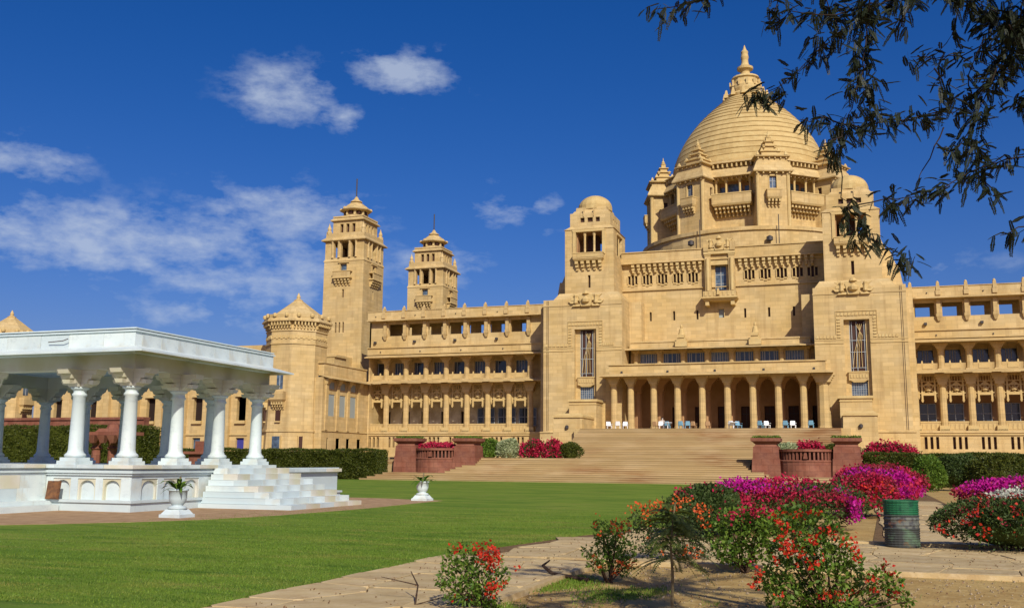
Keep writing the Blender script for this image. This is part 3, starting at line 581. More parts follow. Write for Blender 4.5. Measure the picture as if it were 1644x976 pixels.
# turrets at the corners of the drum
for k in range(8):
    a = R(22.5 + 45 * k) + DR; rot = a + math.pi / 2; cx_, cy_ = DC[0] + 12.75 * math.cos(a), DC[1] + 12.75 * math.sin(a)
    m = MB(); m.rect(cx_, cy_, 2.1, 2.1, 31, 40.6, F=[(-.48, .48, 38.35, 40.0, None, .3)], Rr=[(-.3, .3, 38.4, 39.6, 10)], L=[(-.3, .3, 38.4, 39.6, 10)], t=.3)
    m.frus(cx_, cy_, 40.55, 40.7, 2.68, 2.68, 2.72, 2.72); m.frus(cx_, cy_, 40.7, 42.1, 2.72, 2.72, 2.12, 2.12)
    m.box(cx_ - 2.0, cx_ + 2.0, cy_ - 2.0, cy_ + 2.0, 42.1, 42.75); m.frus(cx_, cy_, 42.72, 42.85, 2.4, 2.4, 2.42, 2.42); m.frus(cx_, cy_, 42.85, 43.15, 2.42, 2.42, 1.5, 1.5)
    for q in (-1, 1): m.lathe(cx_ + q * 2.05, cy_ - 2.05, [(.26, 31), (.26, 40.0), (.4, 40.5)], 8, 4)
    for q in range(6): m.box(cx_ - 2.2 + q * .88 - .1, cx_ - 2.2 + q * .88 + .1, cy_ - 2.55, cy_ - 2.1, 40.3, 40.56, 4); m.box(cx_ - 1.9 + q * .76 - .08, cx_ - 1.9 + q * .76 + .08, cy_ - 2.25, cy_ - 2.0, 42.45, 42.72, 4)
    m.turn(0, cx_, cy_, rot); tu = m.build('dome_turret', SM, pal)
    m = MB()
    for h, z0, z1 in ((1.2, 43.1, 43.75), (1.4, 43.75, 43.87), (.75, 43.87, 44.6), (1.0, 44.6, 44.72), (.5, 44.72, 45.3), (.72, 45.3, 45.4), (.32, 45.4, 45.9)): m.box(cx_ - h, cx_ + h, cy_ - h, cy_ + h, z0, z1, 4)
    for dx in (-1, 1):
        for dy in (-1, 1): m.frus(cx_ + dx * 1.15, cy_ + dy * 1.15, 43.7, 44.25, .25, .25, .05, .05, 4); m.frus(cx_ + dx * 1.9, cy_ + dy * 1.9, 43.0, 43.5, .22, .22, .06, .06, 4); m.frus(cx_ + dx * .78, cy_ + dy * .78, 44.4, 44.85, .17, .17, .04, .04, 4)
    m.lathe(cx_, cy_, [(.36, 45.9), (.44, 46.05), (.22, 46.2), (.28, 46.35), (.1, 46.6), (.03, 47.1)], 8, 4)
    m.turn(0, cx_, cy_, rot); m.build('pinnacle', SM, tu)
    m = MB(); m.frus(cx_, cy_ - 2.5, 36.7, 36.95, .9, .35, 1.0, .5, 4); m.box(cx_ - 1.0, cx_ + 1.0, cy_ - 3.0, cy_ - 2.1, 36.95, 37.9); m.box(cx_ - 1.05, cx_ + 1.05, cy_ - 3.05, cy_ - 2.1, 37.9, 38.02, 4); corbels(m, cx_ - .95, cx_ + .95, cy_ - 2.1, 35.7, 36.7, 4, .7)
    m.turn(0, cx_, cy_, rot); m.build('balcony', SM, tu)
    m = MB(); m.box(cx_ - .48, cx_ + .48, cy_ - 1.85, cy_ - 1.8, 38.35, 40.0, 3); m.box(cx_ - .04, cx_ + .04, cy_ - 1.9, cy_ - 1.85, 38.35, 40.0, 5); m.box(cx_ - .48, cx_ + .48, cy_ - 1.9, cy_ - 1.86, 39.3, 39.37, 5)
    m.box(cx_ - .62, cx_ - .48, cy_ - 2.17, cy_ - 2.1, 38.2, 40.2, 4); m.box(cx_ + .48, cx_ + .62, cy_ - 2.17, cy_ - 2.1, 38.2, 40.2, 4); m.frus(cx_, cy_ - 2.14, 40.02, 40.35, .66, .05, .2, .05, 4)
    m.turn(0, cx_, cy_, rot); m.build('window', SM, tu)
for px_, z_ in ((-5.2, 0), (5.2, 0)):       # rods and floodlights on the ring
    m = MB(); m.tube([(A + px_, 133.4, 30), (A + px_, 133.4, 34.3)], .06, 5, 11); m.lathe(A + px_ - 1.2, 133.2, [(.05, 30.6), (.42, 30.8), (.42, 31.3), (.05, 31.5)], 8, 11); m.build('floodlight', SM, drum)
# --- wings
PITCH = 2.68
def wing(s, k0=-1, k1=7):
    X = lambda o: A + s * o
    oa, ob = 18.9, 22.4 + PITCH * k1 + 2.2
    xl, xr = min(X(oa), X(ob)), max(X(oa), X(ob)); W = xr - xl
    cols = sorted(X(22.4 + PITCH * k) for k in range(k0, k1 + 1)); bays = [(a + b) / 2 for a, b in zip(cols, cols[1:])]
    bays = ([cols[0] - PITCH / 2] if s < 0 else []) + bays + ([cols[-1] + PITCH / 2] if s > 0 else [])
    m = MB()
    sl_ = []
    for b in bays:
        for d in (-.55, 0, .55): sl_.append((b + d - .14 - xl, b + d + .14 - xl, 3.2, 4.45, 10, .35))
    m.facade((xl, 111.6), (1, 0), W, 0, 4.85, sl_, .35, 0, 10)
    m.box(xl, xr, 111.35, 116, 4.85, 5.06); m.box(xl, xr, 111.45, 111.6, 4.62, 4.85, 4)
    # back wall of the lower gallery: cream plaster with dark doors
    dr = [(b - .75 - xl, b + .35 - xl, 5.06, 7.7, 1, .3) for b in bays if 0 < b - .75 - xl and b + .35 < xr]
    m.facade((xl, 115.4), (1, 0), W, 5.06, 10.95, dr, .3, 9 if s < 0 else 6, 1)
    m.box(xl, xr, 111.9, 116, 10.9, 11.25)
    wn = [(b - .85 - xl, b + .85 - xl, 12.05, 13.65, None, .3) for b in bays if 0 < b - .85 - xl and b + .85 < xr]
    m.facade((xl, 113.2 if s < 0 else 114.2), (1, 0), W, 11.25, 14.15, wn, .3, 0, 2)
    m.box(xl, xr, 111.0, 116, 14.13, 14.2); m.box(xl, xr, 110.9, 113, 14.5, 15.3); m.box(xl, xr, 111.2, 116, 14.2, 14.5); m.box(xl, xr, 110.75, 113, 15.3, 15.4)
    at_ = [(b - .98 - xl, b + .98 - xl, 16.85, 18.35, None, .5) for b in bays if 0 < b - .98 - xl and b + .98 < xr]
    m.facade((xl, 111.4), (1, 0), W, 15.4, 18.6, at_, .5, 0, 1)
    m.box(xl, xr, 111.9, 114.6, 15.4, 16.8); m.facade((xl, 114.6), (1, 0), W, 16.8, 18.6, [(h[0] + .25, h[1] - .25, *h[2:]) for h in at_], .4, 0, 1)
    m.box(xl, xr, 111.4, 115.0, 18.6, 18.66); m.box(xl, xr, 110.45, 115.4, 18.66, 18.82); m.box(xl, xr, 110.75, 115.2, 18.82, 19.85); m.box(xl, xr, 110.68, 111.2, 19.85, 19.93)
    m.box(xr - .2, xr, 111.4, 115.4, 0, 18.6); m.box(xl, xl + .2, 111.4, 115.4, 0, 18.6)
    wg = m.build('wing', SM, pal)
    B = lambda mb, n, **k: mb.build(n, SM, wg, **k)
    for n, yf, yb, z in (('lower_eave', 110.1, 111.5, 10.9), ('upper_eave', 110.1, 111.2, 14.05)):
        m = MB(); chhajja(m, xl, xr, yb, yf, z, .3, .11, .02); B(m, n)
    c = rcol(.36, 0, 5.85, 10, 1.3, .75); f = None
    c.box(-.5, .5, -.45, .45, 0, .55, 4)
    for x in cols:
        f = c.build('column', SM, wg, loc=(x, 112.1, 5.06)) if f is None else (inst(f, (x, 112.1, 5.06), wg), f)[1]
    c = rcol(.33, 0, 2.85, 8, .8, .75); f = None
    for x in cols:
        f = c.build('upper_column', SM, wg, loc=(x, 111.9, 11.25)) if f is None else (inst(f, (x, 111.9, 11.25), wg), f)[1]
    c = MB(); c.frus(0, 0, 0, .45, .12, .1, .24, .24, 0); c.box(-.26, .26, -.26, .26, .45, .75, 0); c.box(-.2, .2, -.2, .2, .75, 2.25, 0); f = None
    for x in cols:
        f = c.build('attic_pier', SM, wg, loc=(x, 111.3, 16.35)) if f is None else (inst(f, (x, 111.3, 16.35), wg), f)[1]
    c = MB(); c.frus(0, 0, 0, .75, .2, .26, .14, .2, 0, 0, .05); c.lathe(0, .05, [(.17, .73), (.13, .9), (.04, 1.0)], 8); c.box(-.24, .24, -.24, .3, -.5, 0, 0); f = None
    for x in cols:
        f = c.build('merlon', SM, wg, loc=(x, 110.85, 19.5)) if f is None else (inst(f, (x, 110.85, 19.5), wg), f)[1]
    c = MB()                                          # hanging stone lattice of one bay
    for d in (-.62, .62): c.box(d - .09, d + .09, -.08, .08, 0.15, 2.9, 4); c.frus(d, 0, 0, .25, .05, .05, .14, .1, 4)
    for d in (-.95, .95): c.box(d - .08, d + .08, -.06, .06, .7, 2.9, 4); c.frus(d * .97, 0, .35, .7, .03, .03, .1, .08, 4)
    for z in (.95, 1.75, 2.15, 2.8): c.box(-1.0, 1.0, -.05, .05, z - .05, z + .05, 4)
    for z0 in (.98,):
        c.tube([(-.5, 0, z0), (0, -.02, z0 + .75)], .07, 4, 4); c.tube([(.5, 0, z0), (0, -.02, z0 + .75)], .07, 4, 4)
        c.tube([(-.5, 0, z0 + .75), (0, -.03, z0)], .07, 4, 4); c.tube([(.5, 0, z0 + .75), (0, -.03, z0)], .07, 4, 4)
    c.lathe(0, 0, [(.3, 1.2), (.3, 1.5)], 8, 4); c.frus(0, 0, 1.78, 2.1, .45, .06, .08, .05, 4)
    for d in (-.4, -.13, .13, .4): c.box(d - .03, d + .03, -.04, .04, 2.15, 2.8, 4)
    c.box(-.62, .62, -.05, .05, .72, .95, 4)
    f = None
    for b in bays:
        f = c.build('hanging_lattice', SM, wg, loc=(b, 112.3, 8.0)) if f is None else (inst(f, (b, 112.3, 8.0), wg), f)[1]
    c = MB(); c.box(-.98, .98, -.09, .09, 0, .85); c.box(-1.0, 1.0, -.13, .13, .85, .98, 4)
    for d in (-.66, -.22, .22, .66): c.frus(d, -.1, .15, .7, .16, .03, .1, .03, 4)
    f = None
    for b in bays:
        f = c.build('balustrade', SM, wg, loc=(b, 112.1, 5.06)) if f is None else (inst(f, (b, 112.1, 5.06), wg), f)[1]
    c = MB(); c.box(-1.0, 1.0, -.08, .08, 0, .78); c.box(-.5, .5, -.12, -.07, .2, .65, 4)
    for d in (-.5, .5): c.frus(d, 0, .78, 1.05, .09, .08, .05, .05, 4)
    f = None
    for b in bays:
        f = c.build('balcony_panel', SM, wg, loc=(b, 111.95, 11.25)) if f is None else (inst(f, (b, 111.95, 11.25), wg), f)[1]
    for i, b in enumerate(bays):
        if not (0 < b - .85 - xl and b + .85 < xr): continue
        y = (113.2 if s < 0 else 114.2) + .25; light = s < 0 and i % 4 in (1, 3)
        windowset('window', b - .85, b + .85, y, 12.05, 13.65, wg, 1, 1, (3 if light else 2) if s < 0 else 2, .05, split=[0, .18, .38, .6, .82, 1] if light else [0, .18, .82, 1] if s < 0 else [0, .35, .5, .65, 1])
        if s > 0: m = MB(); m.box(b - 1.05, b - .75, 114.0, 114.19, 12.9, 13.9, 0); m.box(b + .75, b + 1.05, 114.0, 114.19, 12.9, 13.9); B(m, 'arch_corner')
    if s > 0:
        for b in bays:
            windowset('gallery_window', b - .8, b + .8, 115.2, 5.9, 8.0, wg, 2, 2, 2, .04)
    else:
        for b in bays[-3:]: windowset('gallery_window', b - 1.1, b + 1.1, 115.2, 5.9, 8.0, wg, 3, 2, 2, .05)
    m = MB()
    for i, b in enumerate(bays):
        if i % 2 == 0:
            for q in ((b - .14, b + .14, 111.05, 111.39, 15.95, 16.2), (b + .9, b + 1.0, 110.8, 110.9, 14.75, 14.9), (b + .2, b + .3, 110.65, 110.75, 19.2, 19.3)): m = MB(); m.box(*q, 11); B(m, 'wall_lamp')
    return wg
wing(-1, 0); wing(1, -1)

# --- clock towers
def clock_tower(cx, yf, h=2.95):
    cy = yf + h; m = MB()
    m.rect(cx, cy, h, h, 0, 27.8, F=[(-.14, .14, 22.9, 24.0, 10), (-.5, .45, 26.3, 27.4, 3, .3)] + [(d - .12, d + .12, 18.2, 19.6, 10) for d in (-.9, -.35, .2)], Rr=[(-.3, .3, 26.3, 27.3, 10, .3), (-.14, .14, 22.9, 24.0, 10)], t=.25)
    m.rect(cx, cy, h * .98, h * .98, 27.9, 30.7, F=[(-1.55, -1.05, 28.3, 30.5, None), (-.55, .55, 28.3, 30.5, None), (1.05, 1.55, 28.3, 30.5, None)], Rr=[(-1.55, -1.05, 28.3, 30.4, None), (-.55, .55, 28.3, 30.4, None), (1.05, 1.55, 28.3, 30.4, None)], L=[(-1.5, 1.5, 28.3, 30.4, None)], B=[(-1.5, 1.5, 28.3, 30.4, None)], t=.5)
    m.box(cx - 2.2, cx + 2.2, cy - 2.2, cy + 2.2, 27.8, 28.3); m.box(cx - .6, cx + .6, cy - .6, cy + .6, 28.2, 30.6, 6)
    m.box(cx - h - .06, cx + h + .06, cy - h - .06, cy + h + .06, 27.78, 27.9); m.frus(cx, cy, 27.9, 28.3, h + .05, h + .05, h - .1, h - .1)
    m.rect(cx, cy, 2.2, 2.2, 31.3, 33.6, F=[(d - .25, d + .25, 31.9, 33.1, 10) for d in (-.9, 0, .9)], Rr=[(d - .22, d + .22, 31.9, 33.1, 10) for d in (-.9, 0, .9)], t=.4)
    m.box(cx - 2.0, cx + 2.0, cy - 2.0, cy + 2.0, 33.6, 34.1)
    t = m.build('clock_tower', SM, pal); B = lambda mb, n, **k: mb.build(n, SM, t, **k)
    m = MB(); m.frus(cx, cy, 30.6, 30.72, h + .34, h + .34, h + .38, h + .38); m.frus(cx, cy, 30.72, 31.15, h + .38, h + .38, h - .1, h - .1); m.box(cx - h + .1, cx + h - .1, cy - h + .1, cy + h - .1, 31.0, 31.7)
    for dx in (-1, 1):
        for dy in (-1, 1): m.lathe(cx + dx * 2.55, cy + dy * 2.55, [(.36, 31.6), (.4, 31.95), (.22, 32.1), (.28, 32.4), (.08, 32.9), (.02, 33.2)], 8)
    B(m, 'lower_eave')
    m = MB(); m.frus(cx, cy, 33.5, 33.62, 2.48, 2.48, 2.52, 2.52); m.frus(cx, cy, 33.62, 34.0, 2.52, 2.52, 2.1, 2.1); m.box(cx - 2.25, cx + 2.25, cy - 2.25, cy + 2.25, 34.0, 34.2); B(m, 'upper_eave')
    m = MB(); m.lathe(cx, cy, [(1.6, 34.1), (1.6, 34.55), (1.35, 34.6), (1.35, 35.1), (2.15, 35.2), (2.25, 35.3), (1.5, 35.9), (.9, 36.35), (.5, 36.5), (.85, 36.55), (.75, 36.7), (.35, 36.95), (.25, 37.2), (.05, 37.4)], 8, rot=R(22.5))
    for k in range(8):
        a = R(22.5 + 45 * k); m.lathe(cx + 2.0 * math.cos(a), cy + 2.0 * math.sin(a), [(.22, 35.25), (.22, 35.5), (.05, 35.65)], 6, 4); m.box(cx + 1.5 * math.cos(a) - .13, cx + 1.5 * math.cos(a) + .13, cy + 1.5 * math.sin(a) - .13, cy + 1.5 * math.sin(a) + .13, 34.5, 35.15, 4)
        a = R(45 * k); m.box(cx + 1.3 * math.cos(a) - .25, cx + 1.3 * math.cos(a) + .25, cy + 1.3 * math.sin(a) - .25, cy + 1.3 * math.sin(a) + .25, 34.65, 35.05, 10)
    m.tube([(cx, cy, 37.2), (cx, cy, 39.9)], .09, 6, 11); B(m, 'cupola')
    for i, rot in enumerate((0, R(90))):
        m = MB(); m.box(cx - 1.35, cx + 1.35, yf - .7, yf - .01, 25.4, 25.55, 4); m.box(cx - 1.3, cx + 1.3, yf - .65, yf - .55, 25.55, 26.3); m.box(cx - 1.35, cx + 1.35, yf - .72, yf - .01, 26.3, 26.4, 4); corbels(m, cx - 1.25, cx + 1.25, yf + .01, 24.5, 25.4, 5, .55)
        m.box(cx - .6, cx - .5, yf - .08, yf - .01, 26.3, 27.6, 4); m.box(cx + .5, cx + .6, yf - .08, yf - .01, 26.3, 27.6, 4); m.box(cx - .8, cx + .8, yf - .2, yf - .01, 27.55, 27.68, 4)
        m.turn(0, cx, cy, rot); B(m, 'balcony')
    m = MB()
    for rot in (0, R(90)):
        i0 = len(m.v)
        for d in (-.8, .8, -1.75, 1.75): m.lathe(cx + d, yf - .02, [(.17, 28.3), (.13, 28.5), (.13, 30.2), (.25, 30.6)], 7)
        m.turn(i0, cx, cy, rot)
    B(m, 'loggia_column')
clock_tower(-63.7, 116.0); clock_tower(-61.4, 137.5)

# --- octagonal turret
def oct_(cx, cy, ap, rot=0.): return [(cx + ap / math.cos(R(22.5)) * math.cos(R(22.5 + 45 * k) + rot), cy + ap / math.cos(R(22.5)) * math.sin(R(22.5 + 45 * k) + rot)) for k in range(8)]
def turret(cx, cy, ap, zt=17.3):
    m = MB(); m.prism(oct_(cx, cy, ap * 1.09), 0, 4.7, oct_(cx, cy, ap * 1.04)); m.prism(oct_(cx, cy, ap * 1.07), 4.7, 4.9); m.prism(oct_(cx, cy, ap * 1.03), 4.9, 7.2, oct_(cx, cy, ap))
    m.prism(oct_(cx, cy, ap), 7.2, zt); m.prism(oct_(cx, cy, ap * 1.03), 14.6, 14.75); m.prism(oct_(cx, cy, ap * 1.03), 16.1, 16.25)
    t = m.build('octagonal_turret', SM, pal); B = lambda mb, n, **k: mb.build(n, SM, t, **k)
    m = MB(); m.prism(oct_(cx, cy, ap * 1.17), zt - .1, zt + .05); m.prism(oct_(cx, cy, ap * 1.17), zt + .05, zt + .45, oct_(cx, cy, ap * 1.08)); m.prism(oct_(cx, cy, ap * 1.1), zt + .4, zt + .75); B(m, 'eave')
    m = MB(); m.prism(oct_(cx, cy, ap * .92), zt + .7, zt + 2.7, oct_(cx, cy, ap * .16)); m.lathe(cx, cy, [(.5, zt + 2.6), (.55, zt + 2.8), (.2, zt + 3.0), (.25, zt + 3.2), (.04, zt + 3.7)], 8); B(m, 'tent_roof')
    m = MB(); h_ = ap * math.tan(R(22.5))
    for k in range(8):
        i0 = len(m.v)
        for j in range(7): x = cx - h_ + (2 * h_) * (j + .5) / 7; m.box(x - .08, x + .08, cy - ap - .45, cy - ap, zt - .55, zt - .12, 4); m.box(x - .07, x + .07, cy - ap - .2, cy - ap, zt - .9, zt - .55, 4)
        m.turn(i0, cx, cy, R(45 * k))
    B(m, 'corbel_row', kind='stuff')
    for k in range(8):
        for q in (-.5, .5):
            m = MB(); x = cx + q * h_ * 1.15 ; m.lathe(x, cy - ap * 1.12, [(.2, zt + .4), (.26, zt + .6), (.2, zt + .8), (.05, zt + .88)], 8, 4); m.turn(0, cx, cy, R(45 * k)); B(m, 'merlon')
    for k in (7, 0, 1, 2):                       # k = 0 faces -Y
        m = MB(); y = cy - ap
        m.box(cx - .4, cx + .4, y - .035, y - .01, 12.0 if k % 2 else 9.5, 13.4 if k % 2 else 11.4, 3 if k != 1 else 10); m.box(cx - .05, cx + .05, y - .06, y - .035, 9.5 if k % 2 == 0 else 12, 11.4 if k % 2 == 0 else 13.4, 5)
        m.turn(0, cx, cy, R(45 * k)) ; 
        if k != 1: B(m, 'window')
        m = MB(); z = 8.0
        if k != 1:
            m.frus(cx, y - .3, z, z + .3, .7, .25, .9, .5, 4); m.box(cx - .9, cx + .9, y - .8, y, z + .3, z + 1.2); corbels(m, cx - .8, cx + .8, y + .05, z - .8, z, 5, .6)
            m.turn(0, cx, cy, R(45 * k)); B(m, 'balcony')
        m = MB(); m.box(cx - .28, cx + .28, y - .22, y - .02, 5.9, 7.1, 10 if k != 1 else 4); m.box(cx - .33, cx + .33, y - .3, y - .05, 5.75, 5.9, 4); m.turn(0, cx, cy, R(45 * k))
        if k != 1: B(m, 'slit_window')
        m = MB(); w_ = .5 if k == 0 else .22; y2 = cy - ap * 1.07; m.box(cx - w_, cx + w_, y2 - .12, y2 + .3, 1.6, 4.2, 3 if k == 0 else 10); m.box(cx - w_ - .1, cx - w_, y2 - .16, y2 + .3, 1.5, 4.3, 4); m.box(cx + w_, cx + w_ + .1, y2 - .16, y2 + .3, 1.5, 4.3, 4); m.turn(0, cx, cy, R(45 * k)); B(m, 'basement_window')
        m = MB()
        for j in range(9): x = cx - 1.2 + j * .3; m.frus(x, y - .03, 15.2 + .12 * (j % 2), 15.65, .13, .05, .06, .04, 4)
        m.turn(0, cx, cy, R(45 * k)); B(m, 'frieze')
turret(-61.5, 101.4, 3.25); turret(-104.3, 101.2, 3.3, 17.0)

# --- side wing with its sunny wall towards the garden court
m = MB()
YB, YA = 111.5, 100.3
m.facade((-57.2, YA), (0, 1), YB - YA, 0, 4.85, [(.8, 1.6, 1.5, 4.1, 8, .1), (3.4, 4.3, 1.5, 4.1, 3, .1), (5.9, 6.7, 1.5, 4.1, 8, .1), (8.6, 9.5, 1.5, 4.1, 2, .1)], .3, 0)
m.facade((-57.2, YA), (0, 1), YB - YA, 4.95, 10.95, [(1.4, 2.8, 6.6, 9.1, 7, .07), (4.0, 5.4, 6.6, 9.1, 7, .07), (6.6, 8.0, 6.6, 9.1, 7, .07), (1.5, 2.7, 9.7, 10.5, 7, .07), (4.1, 5.3, 9.7, 10.5, 7, .07), (6.7, 7.9, 9.7, 10.5, 7, .07)], .2, 0)
m.box(-70, -57.25, 101.5, 120, 10.95, 11.2); m.box(-57.25, -57.1, YA, YB, 4.85, 4.97, 4); m.box(-60, -57.21, YA, 101.6, 0, 10.95, 0); m.box(-70, -57.3, 101.5, 120, 0, 10.9, 0); m.box(-58.4, -57.5, 101, 111.5, 11.2, 12.6); m.box(-58.6, -57.4, 100.8, 111.5, 12.6, 12.75)
sw = m.build('side_wing', SM, pal)
m = MB(); m.add([(-56.2, 100.3, 10.75), (-56.2, 111.4, 10.75), (-57.5, 111.4, 11.1), (-57.5, 100.3, 11.1), (-56.2, 100.3, 10.87), (-56.2, 111.4, 10.87), (-57.5, 111.4, 11.22), (-57.5, 100.3, 11.22)], [(0, 3, 2, 1), (4, 5, 6, 7), (0, 1, 5, 4), (1, 2, 6, 5), (2, 3, 7, 6), (3, 0, 4, 7)]); m.build('eave', SM, sw)
for y in (101.1, 103.7, 106.3, 108.9):
    m = MB(); m.box(-57.19, -57.02, y - .25, y + .25, 4.97, 10.7); m.frus(-57.05, y, 10.2, 10.8, .15, .3, .4, .45, 4); m.build('pilaster', SM, sw)
m = MB(); m.box(-66.8, -62, 112, 118, 11.2, 14.8); m.box(-61.9, -60.7, 109, 112, 11.2, 14.2); m.box(-62.1, -60.5, 108.9, 112, 14.2, 14.4); m.build('roof_block', SM, sw)
# --- front range on the left, seen under the pavilion roof
m = MB(); xl, xr = -99.2, -62.3; W = xr - xl; hx = [-68.35, -74.4, -78.3, -81.2, -85.4, -90.0, -95.4]
ho = [(x - xl - .62, x - xl + .62, 6.1, 8.85, 1, .5) for x in hx] + [(x - xl - .55, x - xl + .55, 1.6, 4.1, (8, 3)[i % 2], .3) for i, x in enumerate(hx)]
m.facade((xl, 101), (1, 0), W, 0, 13.6, ho, .5, 0, 1); m.box(xl, xr, 101.02, 112, 13.5, 13.6); m.box(xl, xr, 100.85, 101, 4.4, 4.55, 4); m.box(xl, xr, 100.6, 101.2, 13.3, 13.55)
fr = m.build('front_range', SM, pal)
for x in [-64.6, -66.7, -70.2, -72.6, -76.3, -79.7, -83.2, -87.6, -92.8, -98]:
    m = MB(); m.box(x - .42, x + .42, 100.55, 101, 0, 13.3); m.frus(x, 100.7, 12.4, 13.2, .45, .2, .7, .4, 4); m.build('pilaster', SM, fr)
for x in hx:
    m = MB(); m.box(x - .7, x + .7, 100.7, 101, 5.75, 6.1, 4); m.box(x - .75, x + .75, 100.75, 101, 8.9, 9.1, 4); m.frus(x, 100.9, 9.1, 9.8, .5, .08, .1, .08, 4); m.build('window_surround', SM, fr)
m = MB(); m.box(-72, -62.3, 103, 109, 13.6, 15.2); m.lathe(-65.3, 104.0, [(1.9, 13.5), (1.9, 15.0), (1.2, 15.7), (.2, 16.0)], 12); m.build('roof_block', SM, fr)

# ================================================================== STAIRS AND LANDING
st = thing('grand_staircase', 'broad sandstone garden staircase climbing in many shallow steps to the palace portico', 'staircase', (-16, 76, 0))
NL = 12; RI = 1.93 / NL; TR = .45
for k in range(NL):
    y0 = 76.0 + TR * k; z1 = RI * (k + 1)
    xa, xb = (-39.6 + .5 * k, 4 - .3 * k) if k < 4 else (-31.6, -7.9 + .0 * k)
    if k in (4, 5, 6): xb = -6.4 - .35 * (k - 4)
    if k in (4, 5, 6): xa = -32.6 + .3 * (k - 4)
    m = MB(); m.box(xa, xb, y0, 92 if k >= 4 else 84.5, z1 - RI, z1 - .03); m.box(xa - .02, xb + .02, y0 - .04, y0 + .7, z1 - .03, z1); m.build('step', STEPM, st)
N2 = 18; R2 = (T0 - 1.93) / N2; Y2 = 90.2
for k in range(N2):
    y0 = Y2 + TR * k; z1 = 1.93 + R2 * (k + 1)
    m = MB(); m.box(A - 12.55, A + 12.45, y0, 98.4, z1 - R2, z1 - .03); m.box(A - 12.55, A + 12.45, y0 - .04, y0 + .6, z1 - .03, z1); m.build('step', STEPM, st)
g = MB(); g.box(-46, 18, 81.4, 111.4, 0, 1.925); g.box(-38.8, 2.0, 79.3, 84, 0, .64); struct(g.build('garden_terrace', STEPM))

# ================================================================== RED BASTIONS
def bastion(x0, x1, y, z0, label, zt=3.05):
    t = thing('planter_bastion', label, 'garden wall', ((x0 + x1) / 2, y, z0), 'red sandstone planter bastions flanking the stairs')
    pw = 1.0; xc = (x0 + x1) / 2
    for i, x in enumerate((x0 + pw, x1 - pw)):
        m = MB(); m.frus(x, y + 1.0, z0, zt - 1.05, pw * 1.08, pw * 1.08, pw * 1.02, pw * 1.02); m.frus(x, y + 1.0, zt - 1.05, zt - .15, pw * .98, pw * .98, pw * .94, pw * .94); m.frus(x, y + 1.0, zt - .15, zt, pw * .85, pw * .85, pw * .8, pw * .8); p = m.build('pier', REDST, t)
        m = MB(); m.frus(x, y + 1.0, zt, zt + .25, .75, .75, 1.05, 1.05); m.box(x - 1.1, x + 1.1, y - .1, y + 2.1, zt + .25, zt + .5); m.build('planter_box', REDST, p)
        n = 900; P_ = np.column_stack([x + RNG.uniform(-1, 1, n), y + 1 + RNG.uniform(-1, 1, n), zt + .48 + RNG.uniform(0, .12, n)]); leaf_mesh('foliage', P_, .16, .06, LEAFG, p, up=.7)
    m = MB(); zw = zt - .35
    for xa, xb in ((x0 + 1.9, xc - 1.6), (xc + 1.6, x1 - 1.9)):
        m.box(xa, xb, y + .75, y + 1.3, z0, zw - .95); m.box(xa, xb, y + .85, y + 1.2, zw - .95, zw - .75); m.box(xa, xb, y + .85, y + 1.2, zw - .15, zw)
        n = 3
        for k in range(n + 1): q = xa + (xb - xa) * k / n; m.box(q - .09, q + .09, y + .85, y + 1.2, zw - .75, zw - .15)
    m.build('wall', REDST, t)
    m = MB(); r = 2.05; cy = y + 1.3; 
    m.lathe(xc, cy, [(r + .1, z0), (r + .06, zw - .95), (r + .1, zw - .93), (r + .1, zw - .85), (r - .02, zw - .8)], 28)
    m.lathe(xc, cy, [(r - .35, zw - .9), (r - .35, zw + .02)], 28, 1)
    m.lathe(xc, cy, [(r - .02, zw - .2), (r + .06, zw - .18), (r + .06, zw), (r - .5, zw + .01)], 28)
    for k in range(40):
        a = R(180 + 4.5 + 9 * k / 2.2 * 1.0) if False else R(9 * k)
        x_, y_ = xc + (r - .14) * math.cos(a), cy + (r - .14) * math.sin(a); i0 = len(m.v); m.box(x_ - .1, x_ + .1, y_ - .07, y_ + .07, zw - .82, zw - .18); m.turn(i0, x_, y_, a)
    m.frus(xc, cy - r - .1, zw - .72, zw - .3, .16, .06, .1, .05, 0)
    m.build('drum', [REDST, DARK], t)
    return xc, cy, zw
bas = [bastion(-38.1, -30.6, 79.6, .62, 'red sandstone bastion with slotted drum, left of the stairs beside the long hedge'),
       bastion(-7.6, 0.25, 78.6, .62, 'red sandstone bastion with slotted drum, right of the stairs behind magenta bougainvillea')]

